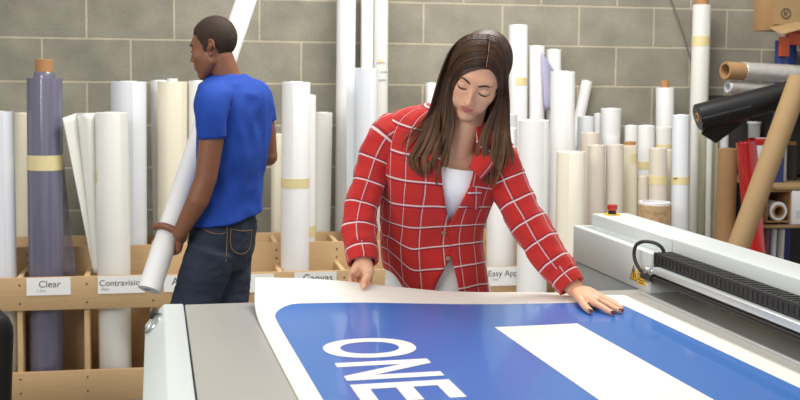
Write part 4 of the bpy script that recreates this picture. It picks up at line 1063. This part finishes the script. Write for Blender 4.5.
R_in = [(486.5, 68), (491, 70), (497, 78), (498.5, 90), (495, 104), (489, 118), (483, 134), (480, 150), (479, 168), (482, 184)]
R_out = [(489.5, 34.5), (498, 38), (504.5, 53), (507, 74), (509, 98), (510, 120), (510.5, 140), (510, 158), (507, 174), (500, 188)]
def strands(name, A, B, nlock, per, lay, seed, rad=(.0012, .0021), jit=.035, shape=1.0, endlo=.66):
    mb = MB(); tints = []; rg = random.Random(seed); A = cat(A, 4); B = cat(B, 4); nA = len(A)
    locks = []
    for k in range(nlock):
        s0 = (k + .5) / nlock
        locks.append((s0, rg.random() * 6, rg.uniform(.6, 2.6), rg.uniform(.20, .36), rg.uniform(endlo, 1.0), rg.random(), rg.gauss(0, 1.5), rg.random()))
    for q in range(nlock * per):
        s0, ph, wv, fr, el, dz0, jx0, tb = locks[q % nlock]
        s = min(1, max(0, s0 + rg.gauss(0, jit))); sb = min(1, max(0, s0 + rg.gauss(0, jit * .55)))
        dz = lay * min(1, max(0, dz0 * .7 + .3 * rg.random())); end = int(nA * min(1, el + rg.gauss(0, .035))); jx = jx0 + rg.gauss(0, .5); pts = []; dl = None
        for i in range(end):
            t = i / (nA - 1); g = smooth01((t - .42) / .5); ss = s + (sb - s) * g
            x = A[i][0] + (B[i][0] - A[i][0]) * ss; y = A[i][1] + (B[i][1] - A[i][1]) * ss
            x += jx * g * 1.4 + wv * g * 1.5 * math.sin(i * fr + ph)
            h = cast(CAPB, x, y); h2 = HB.ray_cast(EYEP, ray(x, y).normalized())
            ds = [k[0].y for k in (h, h2) if k[0]]
            if ds and t < .62: d = min(ds) - .002 - dz * .22
            else:
                d = 2.925 + .045 * ss - .02 * t if t < .62 else 2.905 + .03 * ss
                d -= dz * .5
                hs_ = cast(SHB, x, y)
                if hs_[0] and t > .4: d = min(d, hs_[0].y - .004 - dz * .6)
            dl = d if dl is None else dl + max(-.022, min(.022, d - dl)) * .75
            pts.append(at(x, y, dl))
        if len(pts) < 6: continue
        r0 = rg.uniform(*rad); m_n = len(pts)
        mb.tube(pts, [r0 * (.55 + .45 * min(1, i / 4)) * (1 if i < m_n * .75 else max(.2, 1 - (i - m_n * .75) / (m_n * .25))) for i in range(m_n)], 5)
        base = max(0, .05 + .34 * tb * rg.random() + rg.gauss(0, .05)); k_ = rg.uniform(.35, .85) * (.5 + .5 * tb)
        for i in range(m_n): tints += [max(0, min(1, base + k_ * smooth01((i / nA - .35) / .6)))] * 5
    me = bpy.data.meshes.new(name); o = org(wm_); bmesh.ops.translate(mb.bm, vec=-o, verts=mb.bm.verts); mb.bm.to_mesh(me); mb.bm.free()
    me.attributes.new('tint', 'FLOAT', 'POINT').data.foreach_set('value', tints[:len(me.vertices)])
    for p in me.polygons: p.use_smooth = True
    ob = link(name, me, hcap, 'hair_brown'); ob['org'] = tuple(o); return ob
strands('hair_strands', L_in, L_out, 20, 34, .020, 11)
# hair hanging behind the neck, and the line of scalp along the parting
B_in = [(489, 36), (480, 60), (470, 90), (462, 120), (458, 138), (452, 150)]; B_out = [(490, 36), (502, 60), (505, 90), (505, 118), (503, 140), (500, 152)]
mb = MB(); tb_ = []; rg = random.Random(3)
for q in range(280):
    t = rg.random(); a0 = XH @ V3(((t - .5) * .14, .07, .02)); x = 443 + 60 * t; e = at(x + rg.gauss(0, 1.5), 150 + rg.uniform(-12, 8), 3.0 + .03 * math.sin(t * PI) + rg.uniform(-.012, .012)); m0 = a0.lerp(e, .5) + V3((0, .03 * math.sin(t * PI), .01))
    pp = spline([a0, m0, e], 6); mb.tube(pp, [.0030] * len(pp), 5); tb_ += [.1 + .2 * rg.random()] * (5 * len(pp))
me = bpy.data.meshes.new('hair_strands'); o = org(wm_); bmesh.ops.translate(mb.bm, vec=-o, verts=mb.bm.verts); mb.bm.to_mesh(me); mb.bm.free()
me.attributes.new('tint', 'FLOAT', 'POINT').data.foreach_set('value', tb_)
hb_ = link('hair_strands', me, hcap, 'hair_brown'); hb_['org'] = tuple(o)
strands('hair_strands', R_in, R_out, 15, 36, .020, 12, endlo=.8)
# loose wisps over the shoulder
def onhead(x, y):
    h = cast(CAPB, x, y); h2 = HB.ray_cast(EYEP, ray(x, y).normalized()); c = [k[0] for k in (h, h2) if k[0]]
    return min(c, key=lambda q: q.y) - ray(x, y).normalized() * .0052 if c else at(x, y, 2.9)
MB().tube(spline([onhead(x, y) for x, y in ((489.3, 37), (489.2, 44), (488.3, 52), (487.3, 60), (486.4, 67))], 4), .0013, 6, flat=(1, .5)).build('parting', 'skin_fair', hcap)
strands('hair_wisps', [(466, 36), (452, 48), (442, 70), (434, 95), (426, 115), (412, 126), (398, 135), (392, 142)], [(470, 35), (450, 55), (441, 80), (434, 105), (424, 130), (412, 146), (407, 160), (418, 168)], 9, 4, .012, 13, (.0006, .0011), .02)

# ------------------------------------------------------------------ man
mn = empty('person', V3((at(228, 240, 4.15).x, 4.15, 0))); tag(mn, 'man in blue t-shirt and jeans walking left carrying a long white roll', 'person')
DM = 4.15
Rm = Matrix.Rotation(math.radians(-104), 3, 'Z') @ Matrix.Rotation(math.radians(11), 3, 'X')
MS = .955
mc = at(214.8, 47.2, DM)
XM = Matrix.Translation(mc) @ (Rm * MS).to_4x4(); XMi = XM.inverted()
mv, mf = head_shape(True)
mv = [V3((v.x, v.y * .86 if v.y > 0 else (v.y if v.y > -.095 else -.095 + (v.y + .095) * .75), v.z)) for v in mv]
body = MB(); add_poly(body, [XM @ v for v in mv], mf); ears(body, XM, k=1.0)
yw = math.atan2(.85, .53); lat = V3((math.cos(yw), math.sin(yw), 0)); fwd = V3((-math.sin(yw), math.cos(yw), 0))
nb = at(231.5, 86, 4.16)
body.tube([XM @ V3((0, .006, .0)), XM @ V3((0, .014, -.045)), (XM @ V3((0, .016, -.07))).lerp(nb, .55), nb, nb + V3((.01, 0, -.06))], [.042, .050, .050, .060, .066], 24, 'round')
def mr(px, py, hw, hd, d=DM): return (px, py, d, hw, hd, yw, 0)
trunk(body, [mr(233, 84, .055, .055), mr(234, 93, .11, .07), mr(235, 106, .138, .085), mr(235, 130, .138, .092), mr(233, 165, .126, .088), mr(230, 195, .120, .086), mr(225, 220, .112, .082), mr(222, 248, .116, .086), mr(224, 268, .09, .07)])
Ls = at(214, 107, 4.0); Le = at(206, 178, 3.975); Lw = at(180, 233, 4.0)
body.tube([Ls, at(211.5, 140, 3.975), Le, at(198, 200, 3.975), Lw], [.048, .0445, .040, .041, .027], 20, 'round')
Rs = at(258, 102, 4.28); Re = at(267.5, 156, 4.325); Rw = at(222, 128, 4.40)
body.tube([Rs, at(265, 130, 4.31), Re], [.046, .043, .038], 20, 'round'); body.tube([Re, Re.lerp(Rw, .4), Rw], [.040, .039, .027], 20, 'round')
hipL = at(213, 246, 4.08); hipR = at(228, 246, 4.2)
knL = at(181, 345, 4.06); anL = V3((at(164, 440, 4.08).x, 4.08, .10)); knR = at(223, 352, 4.18); anR = V3((at(246, 440, 4.2).x, 4.2, .16))
for a, b, c in ((hipL, knL, anL), (hipR, knR, anR)):
    body.tube([a, a.lerp(b, .5), b, b.lerp(c, .35), c], [.062, .058, .050, .050, .036], 20, 'round')
    body.tube([c + V3((.04, 0, -.04)), c + V3((-.07, .03, -.055)), c + V3((-.15, .05, -.06))], [.035, .036, .026], 14, 'round')
# carried roll
c0, c1 = at(149.3, 290, 3.955), at(246, 0, 4.54); cax = (c1 - c0).normalized(); RR = .0415
def cr_at(px): # point on the roll axis nearest to the image column
    t = (px - 149.3) / (246 - 149.3); return c0.lerp(c1, t)
# left hand: wraps the roll
hc_ = c0.lerp(c1, .165)              # grip centre on the axis
side = V3((0, -1, 0)); side = (side - cax * side.dot(cax)).normalized(); rightv = cax.cross(side); rightv = rightv if rightv.x > 0 else -rightv
def onr(t, ang, lift): # ang 0 = right side, 90 = towards camera, 180 = left side
    a = math.radians(ang); return hc_ + cax * t + (rightv * math.cos(a) + side * math.sin(a)) * (RR + lift)
palm = onr(.0, 30, .024)
Lw0 = c0 + cax * (Lw - c0).dot(cax); dv_ = Lw - Lw0; Lw = Lw0 + dv_.normalized() * max(dv_.length, RR + .030)
body.tube([Lw, Lw.lerp(palm, .6), palm], [.026, .025, .021], 14, 'round')
for k, (t, al, n_) in enumerate(((.030, 1.0, 1), (.008, 1.05, 1), (-.016, 1.0, 1), (-.038, .85, 1))):
    kn_ = onr(t, 24 - 14 * (k == 3), .0165)
    body.tube([Lw.lerp(palm, .5), kn_], [.018, .0125], 12, 'round')
    fing([kn_, onr(t, -10 * al, .0135), onr(t - .001, -45 * al, .0125), onr(t - .003, -75 * al, .0118), onr(t - .005, -105 * al, .0112), onr(t - .006, -140 * al, .0100)], (.0105, .0082))
fing([onr(.010, 38, .021), onr(.016, 62, .016), onr(.020, 88, .0145), onr(.022, 115, .0135), onr(.021, 140, .0130), onr(.018, 160, .0125)], (.0155, .0112))
# right hand resting against the roll
g2 = c0.lerp(c1, .56); rv = (Rw - g2).normalized()
body.tube([Rw, g2 + rv * (RR + .026)], [.027, .023], 14, 'round')
for k in range(4):
    q = g2 + cax * (.03 - .022 * k); o2 = cax.cross(rv).normalized()
    fing([q + rv * (RR + .018), q + rv * (RR * .75 + .006) - o2 * (RR * .75 + .009), q - o2 * (RR + .0125) + rv * .008, q - o2 * (RR + .012) - rv * .012, q - rv * (RR * .9) - o2 * (RR * .9)], (.0105, .0082))
fing([g2 + cax * .02 + rv * (RR + .02), g2 + cax * .05 + rv * (RR * .75 + .006) + cax.cross(rv).normalized() * (RR * .75 + .010), g2 + cax * .06 + cax.cross(rv).normalized() * (RR + .013)], (.0125, .009))
def mlips(p):
    q = XMi @ p
    if q.y > -.07 or abs(q.x) > .027: return 0.0
    k = abs(q.x) / .026
    if k >= 1: return 0.0
    return max(0, min(1, min(-.0648 + .011 * (1 - k ** 1.6) - q.z, q.z + .0648 + .013 * (1 - k * k)) / .003))
mb_ = figure(body, 'body', .0034, 2, 'skin_brown', mn, mlips)
MHB = BVHTree.FromPolygons([XM @ v for v in mv], mf)
def mpt(x, z, lift=.0006):
    dr = (Rm @ V3((0, 1, 0))).normalized(); h = MHB.ray_cast(XM @ V3((x, -.2, z)), dr); return h[0] - dr * lift if h[0] else XM @ V3((x, -.09, z))
for s in (-1, 1):
    a = [mpt(s * x, z, .0005) for x, z in ((.012, .0185), (.020, .022), (.030, .0245), (.039, .022), (.047, .016))]
    MB().tube(spline(a, 4), [.0016 + .0022 * math.sin(PI * min(1, (i + 3) / 17)) for i in range(17)], 8, 'round').build('eyebrow', 'brow_dark', mn)
    a = [mpt(s * x, z, .0003) for x, z in ((.0165, -.003), (.023, -.005), (.031, -.0055), (.040, -.005), (.047, -.001))]
    MB().tube(spline(a, 4), [.0008 + .0012 * math.sin(PI * i / 16) for i in range(17)], 6, 'round').build('eyelashes', 'brow_dark', mn)
def zmin_m(v):
    ax = abs(v.x)
    if v.y < -.045: return .058 - .3 * max(0, ax - .035)
    if v.y < -.02: return .050 - (v.y + .045) / .025 * .045
    if v.y < .0: return -.018 if ax > .04 else .0
    if v.y < .028: return .022 if v.y > .006 else .0
    return -.052 - .014 * smooth01((v.y - .035) / .035)
cap_mesh(mv, mf, XM, zmin_m, .0048, 'hair', 'hair_black', mn, ns=.0012)
# stubble-free jaw; shirt
def mt_(px, py, hw, hd, d=DM, tilt=0): return (px, py, d, hw, hd, yw, tilt)
tr = [mt_(229.5, 75.5, .056, .060, 4.165, -.02), mt_(230.5, 79.5, .086, .070, 4.16), mt_(232.5, 87, .130, .085), mt_(234, 98, .156, .100), mt_(234.5, 120, .154, .108), mt_(233, 150, .146, .107), mt_(229.5, 180, .135, .102), mt_(226.5, 203, .134, .104, DM, -.12), mt_(225.5, 215.5, .138, .108, DM, -.2)]
r_, u_ = ring_rows(tr, 84, lambda d: -PI / 2, lambda d: 1.5 * PI, .017, 9, 21, .16)
cloth('t_shirt_body', r_, u_, 'blue_cotton', mn, thick=.003)
rr, ru = sleeve_rows([at(223, 95, 4.06), at(214, 101, 4.0), at(211, 116, 3.975), at(211.5, 138, 3.975)], [.052, .060, .056, .050], amp=.004, f=14, seed=3); cloth('sleeve', rr, ru, 'blue_cotton', mn)
rr, ru = sleeve_rows([at(248, 92, 4.24), at(256, 96, 4.265), at(260.5, 107, 4.29), at(263.5, 121, 4.305)], [.052, .058, .053, .050], amp=.004, f=14, seed=6); cloth('sleeve', rr, ru, 'blue_cotton', mn)
rr, ru = ring_rows([mt_(229.3, 75, .0545, .0585, 4.165, -.02), mt_(229.8, 77.2, .064, .063, 4.163, -.02)], 48, lambda d: -PI / 2, lambda d: 1.5 * PI, 0, 9, 1, .1, k=2); cloth('neck_band', rr, ru, 'blue_cotton', mn, thick=.005)
# jeans: one continuous garment
jm = MB()
trunk(jm, [mt_(226, 206, .129, .097, DM, -.15), mt_(225, 219, .134, .103, DM, -.1), mt_(223, 236, .140, .112), mt_(220.5, 254, .136, .108), mt_(219.5, 268, .115, .095)], 40)
for a, b, c in ((hipL, knL, anL), (hipR, knR, anR)):
    jm.tube([a.lerp(b, .02), a.lerp(b, .3), a.lerp(b, .65), b, b.lerp(c, .5), c + V3((0, 0, .02))], [.090, .091, .083, .073, .066, .064], 32)
jn = figure(jm, 'jeans', .006, 5, 'denim', mn)
oj = org(mn)
for v in jn.data.vertices:
    q = v.co + oj; v.co += v.normal * fold(q, .005, 11, 31, (1, 1, 1.6))
JB = bvh_of(jn)
for a, b, c in ((hipL, knL, anL), (hipR, knR, anR)):
    MB().tube([c + V3((.05, 0, -.062)), c + V3((-.07, .03, -.064)), c + V3((-.16, .05, -.066))], [.034, .037, .03], 16, 'round', flat=(.85, 1.15)).build('shoe', 'shoe', mn)
def onj(px, py, lift):
    h = cast(JB, px, py); return h[0] - ray(px, py).normalized() * lift if h[0] else at(px, py, 4.02)
stt = MB()
for line in ([(204, 229), (212, 233), (222, 234), (225, 232)], [(231, 229), (243, 231), (252, 230)], [(231, 229), (231, 247), (240, 254), (249, 249), (252, 230)], [(227, 217), (227, 240), (226, 262)]):
    stt.tube(spline([onj(x, y, .003) for x, y in line], 4), .0012, 5)
stt.build('stitching', 'stitch', mn)
# the roll he carries
cr = MB(); Lr = (c1 - c0).length * 1.06
cr.lathe(c0, cax, [(.022, .1), (.022, .001), (.023, 0), (RR - .001, 0), (RR, .001), (RR, Lr * .3), (RR, Lr * .6), (RR, Lr - .001), (.022, Lr), (.022, Lr - .1)], 44)
cr = cr.build('paper_roll', 'white_paper', None, c0); tag(cr, 'long white roll carried tilted by the man in the blue t-shirt', 'roll')
MB().lathe(c0, cax, [(.0225, .09), (.0225, -.001), (.018, -.001), (.018, .09)], 28).build('core', 'grey_white', cr)
MB().lathe(c0, cax, [(RR * 1.003, .002), (RR * 1.012, .004), (RR * 1.012, Lr - .004), (RR * 1.003, Lr - .002)], 14, .5, 2.2).build('outer_lap', 'white_paper', cr)
# ------------------------------------------------------------------ light
wd = bpy.data.worlds.new('world'); bpy.context.scene.world = wd; wd.use_nodes = True
wd.node_tree.nodes['Background'].inputs[0].default_value = (1, .985, .96, 1); wd.node_tree.nodes['Background'].inputs[1].default_value = .60
def area(name, loc, tgt, sx, sy, power, col=(1, 1, 1)):
    l = bpy.data.lights.new(name, 'AREA'); l.shape = 'RECTANGLE'; l.size = sx; l.size_y = sy; l.energy = power; l.color = col
    o = bpy.data.objects.new(name, l); C.objects.link(o); o.location = loc
    o.rotation_euler = (V3(tgt) - V3(loc)).to_track_quat('-Z', 'Y').to_euler(); return o
area('window_light', (-2.6, -.2, 3.0), (.3, 3.4, 1.0), 2.4, 1.8, 108, (1, .98, .95))
area('ceiling_lamp', (.5, 4.4, 3.7), (.3, 4.7, 0), 1.8, 1.2, 112, (1, .97, .92))
area('ceiling_lamp', (.8, 2.3, 3.7), (.6, 2.6, 0), 1.6, 1.2, 16, (1, .97, .92))
vs = bpy.context.scene.view_settings; vs.view_transform = 'Standard'; vs.look = 'None'; vs.exposure = 0; vs.gamma = 1; vs.use_curve_mapping = False
